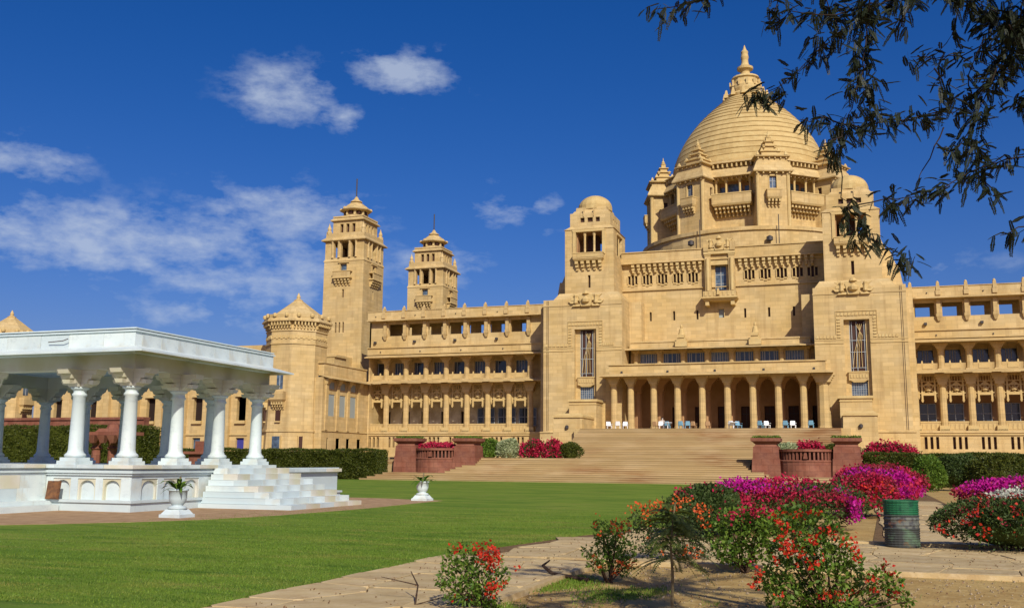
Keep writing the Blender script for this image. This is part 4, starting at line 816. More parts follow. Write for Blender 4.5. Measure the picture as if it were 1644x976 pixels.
# ================================================================== PLANTS
def blobpts(c, r, n, seed, lump=.16, inner=.72, flat=.0):
    rg = np.random.default_rng(seed); d = rg.normal(size=(n, 3)); d[:, 2] = np.where(d[:, 2] < -.5, -d[:, 2], d[:, 2]); d /= np.linalg.norm(d, axis=1)[:, None]
    f = rg.normal(size=(5, 3)) * 3.2; ph = rg.uniform(0, 6, 5)
    q = 1 + lump * np.sum([np.sin(d @ f[i] + ph[i]) for i in range(5)], axis=0) / 2.2
    rad = inner + (1 - inner) * rg.uniform(0, 1, n) ** .45
    p = d * (q * rad)[:, None]
    if flat: p[:, 2] = np.sign(p[:, 2]) * np.abs(p[:, 2]) ** (1 - flat)
    return p * np.array(r) + np.array(c), d
def core(c, r, seed, mat, parent, s=.8):
    bm_ = MB(); nlat, nlon = 9, 14; rg = random.Random(seed); vs = []
    for i in range(nlat):
        for j in range(nlon):
            t = math.pi * (i + .02) / (nlat - 1 + .04); a = 2 * math.pi * j / nlon; k = s * (1 + .1 * math.sin(3 * a + seed) * math.sin(2 * t))
            vs.append((c[0] + r[0] * k * math.sin(t) * math.cos(a), c[1] + r[1] * k * math.sin(t) * math.sin(a), c[2] + r[2] * k * math.cos(t)))
    bm_.add(vs, [(i * nlon + j, (i + 1) * nlon + j, (i + 1) * nlon + (j + 1) % nlon, i * nlon + (j + 1) % nlon) for i in range(nlat - 1) for j in range(nlon)])
    return bm_.build('inner_leaves', mat, parent)
def bush(name, label, cat, c, r, n, leaf, mats, fl=(), seed=1, group=None, lump=.16, lw=.5, stem=True):
    """fl: list of (material, number, size, selector(dir)->mask)"""
    t = thing(name, label, cat, (c[0], c[1], max(0., c[2] - r[2])), group)
    P_, d = blobpts(c, r, n, seed, lump); k = P_[:, 2] > max(.03, c[2] - r[2]); leaf_mesh('foliage', P_[k], leaf, leaf * lw, mats, t, nrm=d[k], spread=.8)
    core(c, r, seed, mats, t, .66)
    for fm, fn, fs, sel in fl:
        P_, d = blobpts(c, (r[0] * 1.03, r[1] * 1.03, r[2] * 1.03), fn * 3, seed, lump, .94); k = sel(d) & (P_[:, 2] > .05)
        P_, d = P_[k][:fn], d[k][:fn]; q = max(1, fn // 14); ci = RNG.integers(0, min(q, len(P_)), len(P_)) if len(P_) else []; P_ = np.where((RNG.random(len(P_)) < .62)[:, None], P_[ci] + RNG.normal(size=P_.shape) * fs * .75, P_); leaf_mesh('flowers', P_, fs, fs * .8, fm, t, nrm=d, spread=1.)
    if stem: 
        m = MB(); z0 = max(0., c[2] - r[2]) - .05
        for q in range(4): m.tube([(c[0] + .06 * q - .1, c[1] + .05 * (q % 2), z0), (c[0] + (q - 1.5) * r[0] * .25, c[1] + .1 * (q % 2), c[2])], .025, 5)
        m.build('stem', BARK, t)
    return t
topf = lambda a, b=0.: (lambda d: (d[:, 2] > a) | (RNG.random(len(d)) < b))
# hedges
def hedge(x0, x1, y0, y1, z0, z1, label, n=42000, seed=3):
    t = thing('clipped_hedge', label, 'hedge', ((x0 + x1) / 2, (y0 + y1) / 2, z0))
    m = MB(); m.box(x0 + .1, x1 - .1, y0 + .12, y1 - .1, z0, z1 - .12); m.build('inner_leaves', HEDGE, t)
    fx, fz, fy = (x1 - x0), (z1 - z0), (y1 - y0); nf = int(n * fz / (fz + fy * .5)); nt_ = n - nf
    u = RNG.uniform(x0, x1, nf); z = RNG.uniform(z0, z1, nf); y = y0 + .10 * np.sin(u * 1.3 + 2 * np.sin(z * 1.7)) * .8 + .08 * np.sin(u * 3.1 + z * 4) + RNG.normal(0, .05, nf)
    Pf = np.column_stack([u, y, z]); Nf = np.tile([0, -1, .3], (nf, 1))
    u = RNG.uniform(x0, x1, nt_); y = RNG.uniform(y0, y1, nt_); zt = z1 + .05 * np.sin(u * .9) + .04 * np.sin(u * 2.7 + y) + RNG.normal(0, .03, nt_)
    Pt = np.column_stack([u, y, zt]); Nt = np.tile([0, 0, 1.], (nt_, 1))
    ne = n // 10; ye = RNG.uniform(y0, y1, ne); ze = RNG.uniform(z0, z1, ne); xe = np.where(RNG.random(ne) < .5, x0, x1); Pe = np.column_stack([xe, ye, ze]); Ne = np.column_stack([np.sign(xe - (x0 + x1) / 2), 0 * xe, 0 * xe])
    leaf_mesh('foliage', np.vstack([Pf, Pt, Pe]), .14, .09, HEDGE, t, nrm=np.vstack([Nf, Nt, Ne]), spread=.9)
hedge(-68, -38.6, 76.9, 79.2, 0, 2.45, 'long clipped dark green hedge between white pavilion and left red bastion', 60000)
hedge(-90, -49.5, 60.5, 63, 0, 3.95, 'tall green hedge seen between columns at the far left of the pavilion', 46000)
hedge(.5, 26, 79.5, 82, 0, 2.35, 'clipped green hedge below the right wing, right of the right bastion', 46000)
def mix(a, b): return b
bush('garden_shrub', 'rounded green shrub beside left bastion, first of the row left of stairs', 'shrub', (-31.9, 86.2, 2.5), (1.25, 1.0, 1.05), 3000, .2, LEAFG, (), 11, 'shrubs on the garden terrace')
bush('garden_shrub', 'pale variegated rounded shrub between green shrub and crimson bush left of stairs', 'shrub', (-29.8, 86, 2.5), (1.35, 1.0, 1.1), 3500, .2, LEAFY, (), 12, 'shrubs on the garden terrace')
bush('garden_shrub', 'crimson flowering clipped bush beside the pale shrub left of stairs', 'shrub', (-27.45, 86, 2.45), (1.1, 1.0, .95), 1800, .18, LEAFD, ((FCRI, 2600, .2, topf(-2)),), 13, 'shrubs on the garden terrace')
bush('garden_shrub', 'smaller red flowering bush next to dark green ball left of stairs', 'shrub', (-25.75, 86, 2.4), (.85, .9, .9), 1200, .18, LEAFD, ((FCRI, 1900, .2, topf(-2)),), 14, 'shrubs on the garden terrace')
bush('garden_shrub', 'dark green clipped ball nearest the upper stairs on their left', 'shrub', (-24.1, 86, 2.4), (1.05, .9, .9), 3000, .16, HEDGE, (), 15, 'shrubs on the garden terrace')
bush('garden_shrub', 'pale variegated shrub showing above the right bastion', 'shrub', (-5.9, 84.6, 2.55), (1.5, 1.0, .75), 2800, .2, LEAFY, (), 16, 'shrubs on the garden terrace')
bush('garden_shrub', 'red flowering shrub showing above the middle of the right bastion', 'shrub', (-3.6, 84.9, 2.45), (1.2, 1.0, .75), 1200, .18, LEAFD, ((FCRI, 1600, .2, topf(-2)),), 17, 'shrubs on the garden terrace')
bush('garden_shrub', 'dark green shrub above right bastion beside its outer pier', 'shrub', (-1.9, 85.2, 2.45), (1.3, 1.0, .75), 2600, .18, HEDGE, (), 18, 'shrubs on the garden terrace')
bush('garden_shrub', 'low crimson bush on the terrace behind the right hedge', 'shrub', (2.3, 84.5, 2.35), (2.2, 1.0, .8), 1200, .18, LEAFD, ((FCRI, 1900, .2, topf(-2)),), 19, 'shrubs on the garden terrace')
bush('drum_planting', 'crimson flowers filling the drum of the left bastion', 'flowers', (bas[0][0] - .2, bas[0][1] + .1, bas[0][2] - .05), (1.95, 1.3, .42), 500, .15, LEAFD, ((FCRI, 2600, .16, topf(-2)),), 20, stem=False)
# ================================================================== WHITE PAVILION
PM = [MARB, MARBS, MARBU, BROWN]
PX1, PY0, PY1, PZ = -20.88, 25.3, 33.1, 1.44
pav = thing('marble_pavilion', 'open white marble pavilion with round columns on a niched platform, left of the lawn', 'pavilion', (-26, 29.3, 0))
m = MB(); m.box(-33, PX1 - .25, PY0 + .25, PY1, 0, PZ - .14); m.box(-33, PX1, PY1, 38.1, 0, 1.12)
platform = m.build('platform', PM, pav)
def niche_wall(mb, x0, x1, y, z0, z1, n, t=.13):
    """row of pointed-arch niches on a wall facing -Y at plane y"""
    W_ = x1 - x0; p = W_ / n
    for i in range(n):
        a, b = x0 + p * i, x0 + p * (i + 1); u0, u1 = a + p * .14, b - p * .14; c = (u0 + u1) / 2
        mb.box(a, u0, y, y + .3, z0, z1); mb.box(u1, b, y, y + .3, z0, z1); zt = z1 - .10; mb.box(u0, u1, y, y + .3, zt, z1)
        zs = z0 + (zt - z0) * .45; zp = zt - .05; pts = []
        for k in range(7):
            s = k / 6; pts.append((u0 + .05 + (c - u0 - .05) * (1 - math.cos(s * 1.35)) / (1 - math.cos(1.35)), zs + (zp - zs) * math.sin(s * 1.57) ** .8))
        L = [(u0, zs)] + pts
        for side in (1, -1):
            Q = [((c + side * (x - c)), z) for x, z in pts]
            for (xa, za), (xb, zb) in zip(Q, Q[1:]):
                mb.add([(xa, y + .03, za), (xb, y + .03, zb), (xb, y + .03, zt), (xa, y + .03, zt)], [(0, 1, 2, 3) if side > 0 else (0, 3, 2, 1)], 1)
                mb.add([(xa, y + .03, za), (xb, y + .03, zb), (xb, y + t, zb), (xa, y + t, za)], [(0, 3, 2, 1)], 1)
            e = c + side * (u0 - c); f = c + side * (u0 + .05 - c); mb.box(min(e, f), max(e, f), y + .03, y + t, z0, zt, 1)
        mb.box(u0, u1, y + t, y + .3, z0, zt, 0)
m = MB(); niche_wall(m, -24.0, -21.15, PY0 + .02, .38, 1.12, 3); m.box(-21.15, PX1 - .06, PY0 + .02, PY0 + .5, .3, 1.12); m.box(-33, -24.0, PY0 + .02, PY0 + .3, .38, 1.12); m.build('niche_wall', PM, pav)
m = MB(); niche_wall(m, -3.5, -.35, 0, .38, 1.12, 3, .1); m.box(-.35, -.03, 0, .3, .3, 1.12); niche_wall(m, -12.6, -7.6, 0, .38, 1.1, 4, .1); m.box(-7.6, -3.5, 0.001, .25, .0, 1.12)
# rotate so that the wall faces +X: local x -> world y
m.v = [(PX1 - .02 - y, PY0 - x, z) for x, y, z in m.v]; m.f = [tuple(reversed(f)) for f in m.f]; m.build('niche_wall', PM, pav)
m = MB()
for z0_, z1_, o_ in ((0, .30, .11), (.30, .38, .17), (1.12, 1.19, .04), (1.19, 1.27, .09), (1.27, 1.33, .05)):
    m.box(-33, PX1 + o_, PY0 - o_, PY0 + .3, z0_, z1_); m.box(PX1 - .2, PX1 + o_ - .003, PY0 - o_ + .01, 38.1 + o_, z0_ + .002, z1_ - .002 if z1_ < 1.3 else z1_)
m.build('moulding', PM, pav)
def row(axis, a, b, n, fix0, fix1, z0, z1, name, mats, par, jit=.02, stain=.2):
    """row of separate marble blocks along an axis"""
    e = [a + (b - a) * k / n + (0 if k in (0, n) else RNG.uniform(-.12, .12) * abs(b - a) / n) for k in range(n + 1)]
    for p, q in zip(e, e[1:]):
        mb = MB(); j = RNG.uniform(0, .008); gsp = .006
        if axis == 'x': mb.box(p + gsp, q - gsp, fix0 - j, fix1, z0, z1 + j * .5)
        else: mb.box(fix0, fix1 + j, p + gsp, q - gsp, z0, z1 + j * .5)
        mb.build(name, MARBS if RNG.random() < stain else MARB, par)
row('x', -33, PX1 + .15, 12, PY0 - .15, PY0 + 1.2, 1.33, PZ, 'slab', MARB, pav, stain=.15)
row('y', PY0 + 1.2, PY1, 7, PX1 - 1.2, PX1 + .15, 1.33, PZ, 'slab', MARB, pav, stain=.15)
row('y', PY1 + .02, 38.2, 4, PX1 - .5, PX1 + .15, 1.16, 1.29, 'slab', MARB, pav, stain=.15)
m = MB(); m.box(-33, PX1 - 1.2, PY0 + 1.2, PY1, 1.3, PZ - .005); m.box(-33, PX1 - .5, PY1, 38.0, 1.0, 1.2); m.build('floor', PM, pav)
NS = 7
for k in range(NS):                                  # side steps facing +X
    x1 = -17.25 - .5 * k; z0 = .19 * k; z1 = z0 + .19; y0 = 28.5 + .13 * k
    row('y', y0, 33.35 - .02 * k, 5, x1 - (.55 if k < NS - 1 else .5), x1, z0, z1, 'step_block', MARB, pav, stain=.36)
    mb = MB(); mb.box(-20.8, x1 - .5, y0 + .01, 33.3, z0, z1 - .006); mb.build('step_core', PM, pav)
m = MB(); m.box(-33, -24.15, 19.5, PY0 + .02, 0, 1.33); m.build('landing', PM, pav)      # solid landing projecting towards the lawn
m = MB()
for z0_, z1_, o_ in ((0, .22, .75), (.22, .34, .42), (1.12, 1.19, .04), (1.19, 1.27, .09), (1.27, 1.33, .05)): m.box(-33, -24.15 + o_, 19.5 - o_, PY0 - .02 - o_ * .2, z0_ + .001, z1_ - .001)
m.build('moulding', PM, pav); row('y', 19.5, PY0 - .2, 6, -25.5, -24.0, 1.33, PZ, 'slab', MARB, pav, stain=.15)
for z0_, z1_ in ((.34, .72), (.72, 1.12)): row('y', 19.5, PY0 - .02, 5, -24.4, -24.12, z0_, z1_, 'wall_slab', MARB, pav, stain=.1)
# columns
c = MB(); c.box(-.37, .37, -.37, .37, 0, .12); c.box(-.31, .31, -.31, .31, .12, .22); c.lathe(0, 0, [(.30, .22), (.33, .28), (.30, .33), (.25, .37), (.225, .45), (.192, 2.12), (.23, 2.15), (.23, 2.2), (.195, 2.24), (.20, 2.32), (.27, 2.36), (.29, 2.42)], 20)
col_mb = c
CP = [(-21.3, 25.55), (-21.3, 27.85), (-21.3, 30.15), (-21.3, 32.5), (-23.3, 25.55), (-27.3, 25.55), (-29.3, 25.55), (-23.3, 32.5), (-25.3, 32.5), (-27.3, 32.5), (-29.3, 32.5), (-31.3, 32.5), (-31.3, 25.55), (-31.3, 27.85), (-31.3, 30.15)]
first = None
for x, y in CP:
    loc = (x, y, PZ); 
    if first is None:
        first = col_mb.build('column', [MARB], pav, loc=loc)
        for p_ in first.data.polygons: p_.use_smooth = len(p_.vertices) == 4 and abs(p_.normal.z) < .8 and p_.index > 12
    else: inst(first, loc, pav)
b_ = MB()
for h, z0, z1 in ((.34, 2.42, 2.52), (.48, 2.52, 2.66), (.64, 2.66, 2.80), (.82, 2.80, 2.95)):
    b_.frus(0, 0, z0, z1, h - .06, .2, h, .22); b_.frus(0, 0, z0 + .002, z1 - .002, .2, h - .06, .22, h)
for sx in (-1, 1):
    b_.frus(0, sx * .5, 2.50, 2.62, .12, .10, .16, .14); b_.frus(sx * .5, 0, 2.5, 2.62, .1, .12, .14, .16)
first = None
for x, y in CP: first = b_.build('bracket_capital', [MARBS], pav, loc=(x, y, PZ)) if first is None else (inst(first, (x, y, PZ), pav), first)[1]
m = MB()
for y in (25.55, 32.5): m.box(-31.6, -21.02, y - .28, y + .28, 4.39, 4.85, 0)
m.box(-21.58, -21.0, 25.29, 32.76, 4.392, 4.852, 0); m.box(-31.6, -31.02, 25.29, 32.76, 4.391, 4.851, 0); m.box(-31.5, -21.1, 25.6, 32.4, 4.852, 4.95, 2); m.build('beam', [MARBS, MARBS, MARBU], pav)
RX0, RX1, RY0, RY1 = -31.8, -20.66, 24.8, 32.45
m = MB(); m.box(RX0 + .06, RX1 - .06, RY0 + .06, RY1 - .06, 4.84, 5.5, 0); m.box(RX0 - .05, RX1 + .05, RY0 - .05, RY1 + .05, 5.47, 5.52); m.box(RX0 - .02, RX1 + .02, RY0 - .02, RY1 + .02, 5.56, 5.60); m.build('roof', PM, pav)
row('x', RX0, RX1, 9, RY0, RY0 + .3, 5.02, 5.47, 'roof_slab', MARB, pav, stain=.0)
row('y', RY0 + .31, RY1, 8, RX1 - .3, RX1, 5.02, 5.47, 'roof_slab', MARB, pav, stain=.0)
m = MB(); tip, tz, bz = .74, 4.80, 5.03
p0 = [(RX0 - tip, RY0 - tip * .8), (RX1 + tip, RY0 - tip * .8), (RX1 + tip * .9, RY1 + tip * .55), (RX0 - tip, RY1 + tip * .55)]; p1 = [(RX0 + .1, RY0 + .1), (RX1 - .1, RY0 + .1), (RX1 - .1, RY1 - .1), (RX0 + .1, RY1 - .1)]
n = 4
m.add([(x, y, tz) for x, y in p0] + [(x, y, bz - .13) for x, y in p1] + [(x, y, tz + .05) for x, y in p0] + [(x, y, bz + .04) for x, y in p1],
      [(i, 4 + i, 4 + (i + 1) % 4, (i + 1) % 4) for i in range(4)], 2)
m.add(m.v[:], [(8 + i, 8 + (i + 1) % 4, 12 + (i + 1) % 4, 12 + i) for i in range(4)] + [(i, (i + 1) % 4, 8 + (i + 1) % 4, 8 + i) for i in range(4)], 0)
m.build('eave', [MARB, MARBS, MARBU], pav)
m = MB(); m.tube([(-23.9, 24.7, 5.22), (-23.3, 24.66, 5.24), (-23.1, 24.66, 5.3)], .015, 5, 3); m.build('roof_hook', [MARB, MARB, MARB, BROWN], pav)
m = MB(); m.box(-.24, .24, -.03, .03, 0, .56); m.box(-.21, .21, -.04, -.03, .03, .53, 0); pl = m.build('notice_plaque', MT('brown_board', .6).base((.20, .09, .035)).noise((.11, .05, .025), 9, .4, .6).done(), loc=(-23.62, 25.05, .38)); pl.rotation_euler = (R(-8), 0, 0)
tag(pl, 'brown rectangular board leaning against the white marble pavilion base', 'plaque')

# urns
def urn(x, y, label, seed):
    t = thing('marble_urn', label, 'urn', (x, y, .04), 'marble plant urns beside the pavilion')
    m = MB(); m.box(x - .34, x + .34, y - .34, y + .34, .04, .13); m.frus(x, y, .13, .26, .31, .31, .22, .22); m.build('pedestal', MARB, t)
    m = MB(); m.lathe(x, y, [(.23, .26), (.27, .29), (.23, .33), (.14, .36), (.16, .39), (.21, .44), (.245, .56), (.25, .76), (.285, .77), (.285, .81), (.24, .81), (.22, .7)], 24); m.build('bowl', MARB, t, smooth=True)
    rg = random.Random(seed); V = []
    for k in range(16):
        a = rg.uniform(0, 6.28); L_ = rg.uniform(.4, .72); e = rg.uniform(.3, 1.25); w_ = rg.uniform(.05, .085); p = Vector((x + .08 * math.cos(a), y + .08 * math.sin(a), .82)); sd = Vector((-math.sin(a), math.cos(a), 0)); pr = None
        for i in range(6):
            s = i / 5; q = p + Vector((math.cos(a), math.sin(a), 0)) * (L_ * s * math.cos(e * .6)) + Vector((0, 0, L_ * (math.sin(e) * s * 1.2 - .75 * s * s))); w2 = w_ * math.sin(math.pi * min(1, .12 + s * .86))
            cur = (q - sd * w2, q + sd * w2)
            if pr: V += [pr[0], pr[1], cur[1], cur[0]]
            pr = cur
    quads('leaves', [tuple(v) for v in V], LEAFG, t)
    m = MB(); m.tube([(x, y, .82), (x + .05, y, 1.15)], .03, 5); m.build('stem', STEM, t)
urn(-17.95, 23.7, 'white marble urn with broad leaves in front of the pavilion steps', 3)
urn(-16.85, 37.9, 'white marble urn with leafy plant at the far corner of the gravel strip', 5)
urn(-10.9, 79.0, 'x', 8) if False else None

# red carved stone group behind the pavilion
t = thing('sandstone_sculpture', 'carved red sandstone pillar group standing behind the pavilion columns', 'sculpture', (-41.5, 48, 0))
for k, dx in enumerate((-.95, 0, .95)):
    m = MB(); x, y = -41.3 + dx, 48 + .25 * (k % 2); m.box(x - .42, x + .42, y - .42, y + .42, 0, .5); m.lathe(x, y, [(.32, .5), (.27, .9), (.25, 2.1), (.36, 2.2), (.22, 2.35), (.38, 2.7), (.42, 2.95)], 8); m.build('pillar', REDST, t)
m = MB(); m.box(-43, -39.6, 47.5, 48.8, 2.95, 3.15)
for k in range(5): m.frus(-42.7 + .7 * k, 47.4, 2.5, 2.95, .12, .1, .28, .25)
m.build('lintel', REDST, t)
m = MB(); m.frus(-41.3, 48.2, 3.15, 3.35, .8, .6, .6, .5); m.lathe(-41.3, 48.2, [(.4, 3.35), (.3, 3.6), (.08, 3.75)], 8); m.build('crown', REDST, t)
t = thing('stone_bench', 'small red sandstone seat block between pavilion columns', 'bench', (-48, 66, 0)); m = MB(); m.box(-49.1, -47, 65.6, 66.6, 0, .9); m.box(-49.3, -46.8, 65.4, 66.8, 2.0, 2.2); m.box(-49, -47.1, 65.7, 66.5, .9, 2.0); m.build('seat', REDST, t); m = MB(); m.box(-48.9, -47.2, 66.3, 66.6, 2.2, 3.0); m.build('backrest', REDST, t)
m = MB(); m.box(-92, -52, 64, 64.6, 0, 4.6); m.box(-92, -52, 63.9, 64.7, 4.6, 4.8); tag(m.build('garden_wall', REDST), 'long red sandstone wall just above the tall far left hedge', 'wall')

# ================================================================== OIL DRUM
t = thing('litter_drum', 'green topped rusty ribbed oil drum used as a litter bin beside the path', 'oil drum', (.76, 21.55, .05))
DG = MT('green_paint', .45, .4).base((.02, .13, .055)).noise((.01, .05, .03), 6, .5, .7).done(); DW = MT('worn_grey_paint', .6, .3).base((.13, .14, .12)).noise((.04, .04, .05), 6, .42, .56, 1, 6).noise((.20, .09, .04), 8, .58, .7, .8).done(); DB = MT('worn_dark_paint', .55, .3).base((.055, .06, .055)).noise((.10, .16, .10), 4, .5, .65, 1, 6).noise((.16, .08, .04), 9, .6, .75).done()
m = MB(); x, y = .76, 21.55; r = .325
def rib(za, zb, mat, n):
    pr = [];
    for k in range(n):
        s = za + (zb - za) * k / n; e = (zb - za) / n; pr += [(r, s), (r, s + e * .35), (r + .012, s + e * .5), (r + .012, s + e * .7), (r, s + e * .85)]
    pr.append((r, zb)); m.lathe(x, y, pr, 28, mat)
rib(.05, .38, 2, 7); m.lathe(x, y, [(r, .38), (r + .02, .40), (r, .42)], 28, 2); rib(.42, .63, 1, 2); m.lathe(x, y, [(r, .63), (r + .02, .65), (r, .67)], 28, 2); rib(.67, .92, 0, 6); m.lathe(x, y, [(r + .014, .92), (r + .014, .95), (r - .02, .95), (r - .03, .6)], 28, 0)
m.build('barrel', [DG, DW, DB], t)

# ================================================================== PATHS
def stones(par, x0, x1, y0, y1, sx, sy, z=.05, inside=None):
    nx, ny = max(1, round((x1 - x0) / sx)), max(1, round((y1 - y0) / sy)); rg = random.Random(int(x0 * 10 + y0))
    P_ = {}
    for i in range(nx + 1):
        for j in range(ny + 1): P_[i, j] = Vector((x0 + (x1 - x0) * i / nx + (rg.uniform(-.26, .26) * sx if 0 < i < nx else rg.uniform(-.05, .05)), y0 + (y1 - y0) * j / ny + rg.uniform(-.26, .26) * sy, 0))
    for i in range(nx):
        for j in range(ny):
            q = [P_[i, j], P_[i + 1, j], P_[i + 1, j + 1], P_[i, j + 1]]; c = sum(q, Vector()) / 4
            if inside and not inside(c): continue
            poly = []
            for a, b in zip(q, q[1:] + q[:1]): poly += [a * .93 + b * .07 + (c - a) * .016, a * .5 + b * .5 + (c - (a + b) / 2) * rg.uniform(.004, .04), b * .93 + a * .07 + (c - b) * .016]
            h = z + rg.uniform(-.006, .010); tl = (rg.uniform(-.006, .006), rg.uniform(-.006, .006)); mb = MB(); n = len(poly); e = [p + (c - p).normalized() * .005 for p in poly]
            mb.add([(p.x, p.y, .0) for p in poly] + [(p.x, p.y, h - .004) for p in poly] + [(p.x, p.y, h + tl[0] * (p.x - c.x) + tl[1] * (p.y - c.y)) for p in e], [tuple(range(2 * n, 3 * n))] + [(k, (k + 1) % n, n + (k + 1) % n, n + k) for k in range(n)] + [(n + k, n + (k + 1) % n, 2 * n + (k + 1) % n, 2 * n + k) for k in range(n)])
            mb.build('paving_stone', FLAG, par)
edge = lambda y: np.interp(y, [8, 11.5, 14.2, 18.4, 22.2, 26.2, 31], [-6.85, -6.85, -6.75, -6.5, -5.8, -4.5, -3.9])
g = MB(); g.add([(-6.95, 6, .018), (-4.1, 6, .018), (-4.1, 16.4, .018), (12, 16.4, .018), (12, 21.9, .018), (-2.5, 21.9, .018), (-2.6, 30, .018), (-5.2, 30, .018), (-7, 22, .018)], [(0, 1, 2, 3, 4, 5, 6, 7, 8)])
PATHM = MT('path_joint', .95, .1).base((.20, .13, .065)).noise((.13, .08, .04), 4, .4, .65).bump(20, .5, .02).done()
path = struct(g.build('path', PATHM))
stones(path, -6.85, -4.15, 7.5, 16.4, .9, .75)
stones(path, -6.9, -4.15, 16.4, 30, .95, .95, inside=lambda c: c.x > edge(c.y) + .3 and c.x < -2.6)
stones(path, -4.15, 10, 16.5, 21.8, 1.05, .8)
g = MB(); g.add([(.2, 22, .014), (3.3, 22, .014), (3.6, 76, .014), (1.6, 76, .014)], [(0, 1, 2, 3)]); p2 = struct(g.build('garden_path', PATHM)); stones(p2, .5, 3.2, 22.1, 48, 1.3, 1.3)
g = MB(); g.box(-4.1, -3.98, 6, 16.35, -.02, .075); g.box(-3.98, 12, 16.3, 16.42, -.02, .075); g.box(-2.4, 12, 21.9, 22.05, -.02, .10); struct(g.build('kerb', FLAG))
# grass blades
def tufts(name, x0, x1, y0, y1, n, h, mat, ok=None, zb=.03):
    P_ = np.column_stack([RNG.uniform(x0, x1, n), RNG.uniform(y0, y1, n), np.full(n, zb)])
    if ok is not None: P_ = P_[ok(P_)]
    o = leaf_mesh(name, P_, h, h * .22, mat, None, up=1.6, kind='stuff'); return o
GRB = leafm('grass_blade', (.11, .22, .020), (.22, .31, .035), .3)
def add_patches(m):
    x = MT.__new__(MT); x.m = m; x.t = m.node_tree; x.b = x.t.nodes['Principled BSDF']; x.co = x.t.nodes['Texture Coordinate'].outputs['Object']; x.c = x.b.inputs['Base Color'].links[0].from_socket
    x.noise((.055, .125, .012), 1.2, .50, .64, .9, 7, (.4, 1.6, 1), .7); x.noise((.33, .29, .07), .8, .52, .68, .9, 7, (.4, 1.5, 1), .65); x.l(x.c, x.b.inputs['Base Color'])
    for n_ in x.t.nodes:
        if n_.bl_idname == 'ShaderNodeBsdfTranslucent': x.l(x.c, n_.inputs[0])
add_patches(GRB); GRD = leafm('dry_grass', (.16, .19, .05), (.32, .27, .11), .2)
tufts('lawn_blades', -18, -4.3, 9.2, 34, 420000, .036, GRB, lambda p: (RNG.random(len(p)) < np.clip((p[:, 0] + 18.5) / 9, 0, 1) * np.clip((35 - p[:, 1]) / 20, 0, 1)) & (p[:, 0] < np.interp(p[:, 1], [8, 11.5, 14.2, 18.4, 22.2, 26.2], [-6.9, -6.9, -6.8, -6.55, -5.85, -4.5])))
tufts('weed_patch', -4.0, -1.6, 9.0, 14.5, 30000, .05, GRB, lambda p: (np.sin(p[:, 0] * 4.1 + 1.3 * np.sin(p[:, 1] * 1.7)) + np.sin(p[:, 1] * 2.3 + p[:, 0]) + RNG.normal(0, .5, len(p)) - 1.1 * (p[:, 0] + 3.2)) > .35, .0)
tufts('dry_weeds', -4, 6, 9.5, 16.2, 5000, .04, GRD, lambda p: (np.sin(p[:, 0] * 2.1 + p[:, 1]) + np.sin(p[:, 1] * 3.3 - p[:, 0])) > .9, .0)
n = 2600; P_ = np.column_stack([RNG.uniform(-6.5, 8, n), RNG.uniform(9, 22, n), np.full(n, .055)]); P_[:, 2] = np.where((P_[:, 1] < 16.3) & (P_[:, 0] > -4), .01, .06); leaf_mesh('leaf_litter', P_, .035, .02, leafm('fallen_leaf', (.10, .05, .025), (.26, .15, .07), .1), None, kind='stuff')

# pebbles and crumbs of soil
n = 2600; c_ = np.column_stack([RNG.uniform(-4, 7, n), RNG.uniform(9, 16.2, n), np.full(n, .004)]); sz = RNG.uniform(.006, .02, n) * RNG.uniform(.5, 1.3, n)
top = c_.copy(); top[:, 2] += sz; V = []
for k in range(4):
    a0, a1 = k * math.pi / 2, (k + 1) * math.pi / 2
    pa = c_ + np.column_stack([sz * math.cos(a0), sz * math.sin(a0), 0 * sz]); pb = c_ + np.column_stack([sz * math.cos(a1), sz * math.sin(a1), 0 * sz])
    V.append(np.stack([pa, pb, top + (pb - c_) * .4, top + (pa - c_) * .4], axis=1))
quads('pebbles', np.concatenate(V).reshape(-1, 3), MT('pebble', .9).base((.42, .33, .2)).noise((.2, .14, .09), 30, .4, .6).done(), None, 'stuff')

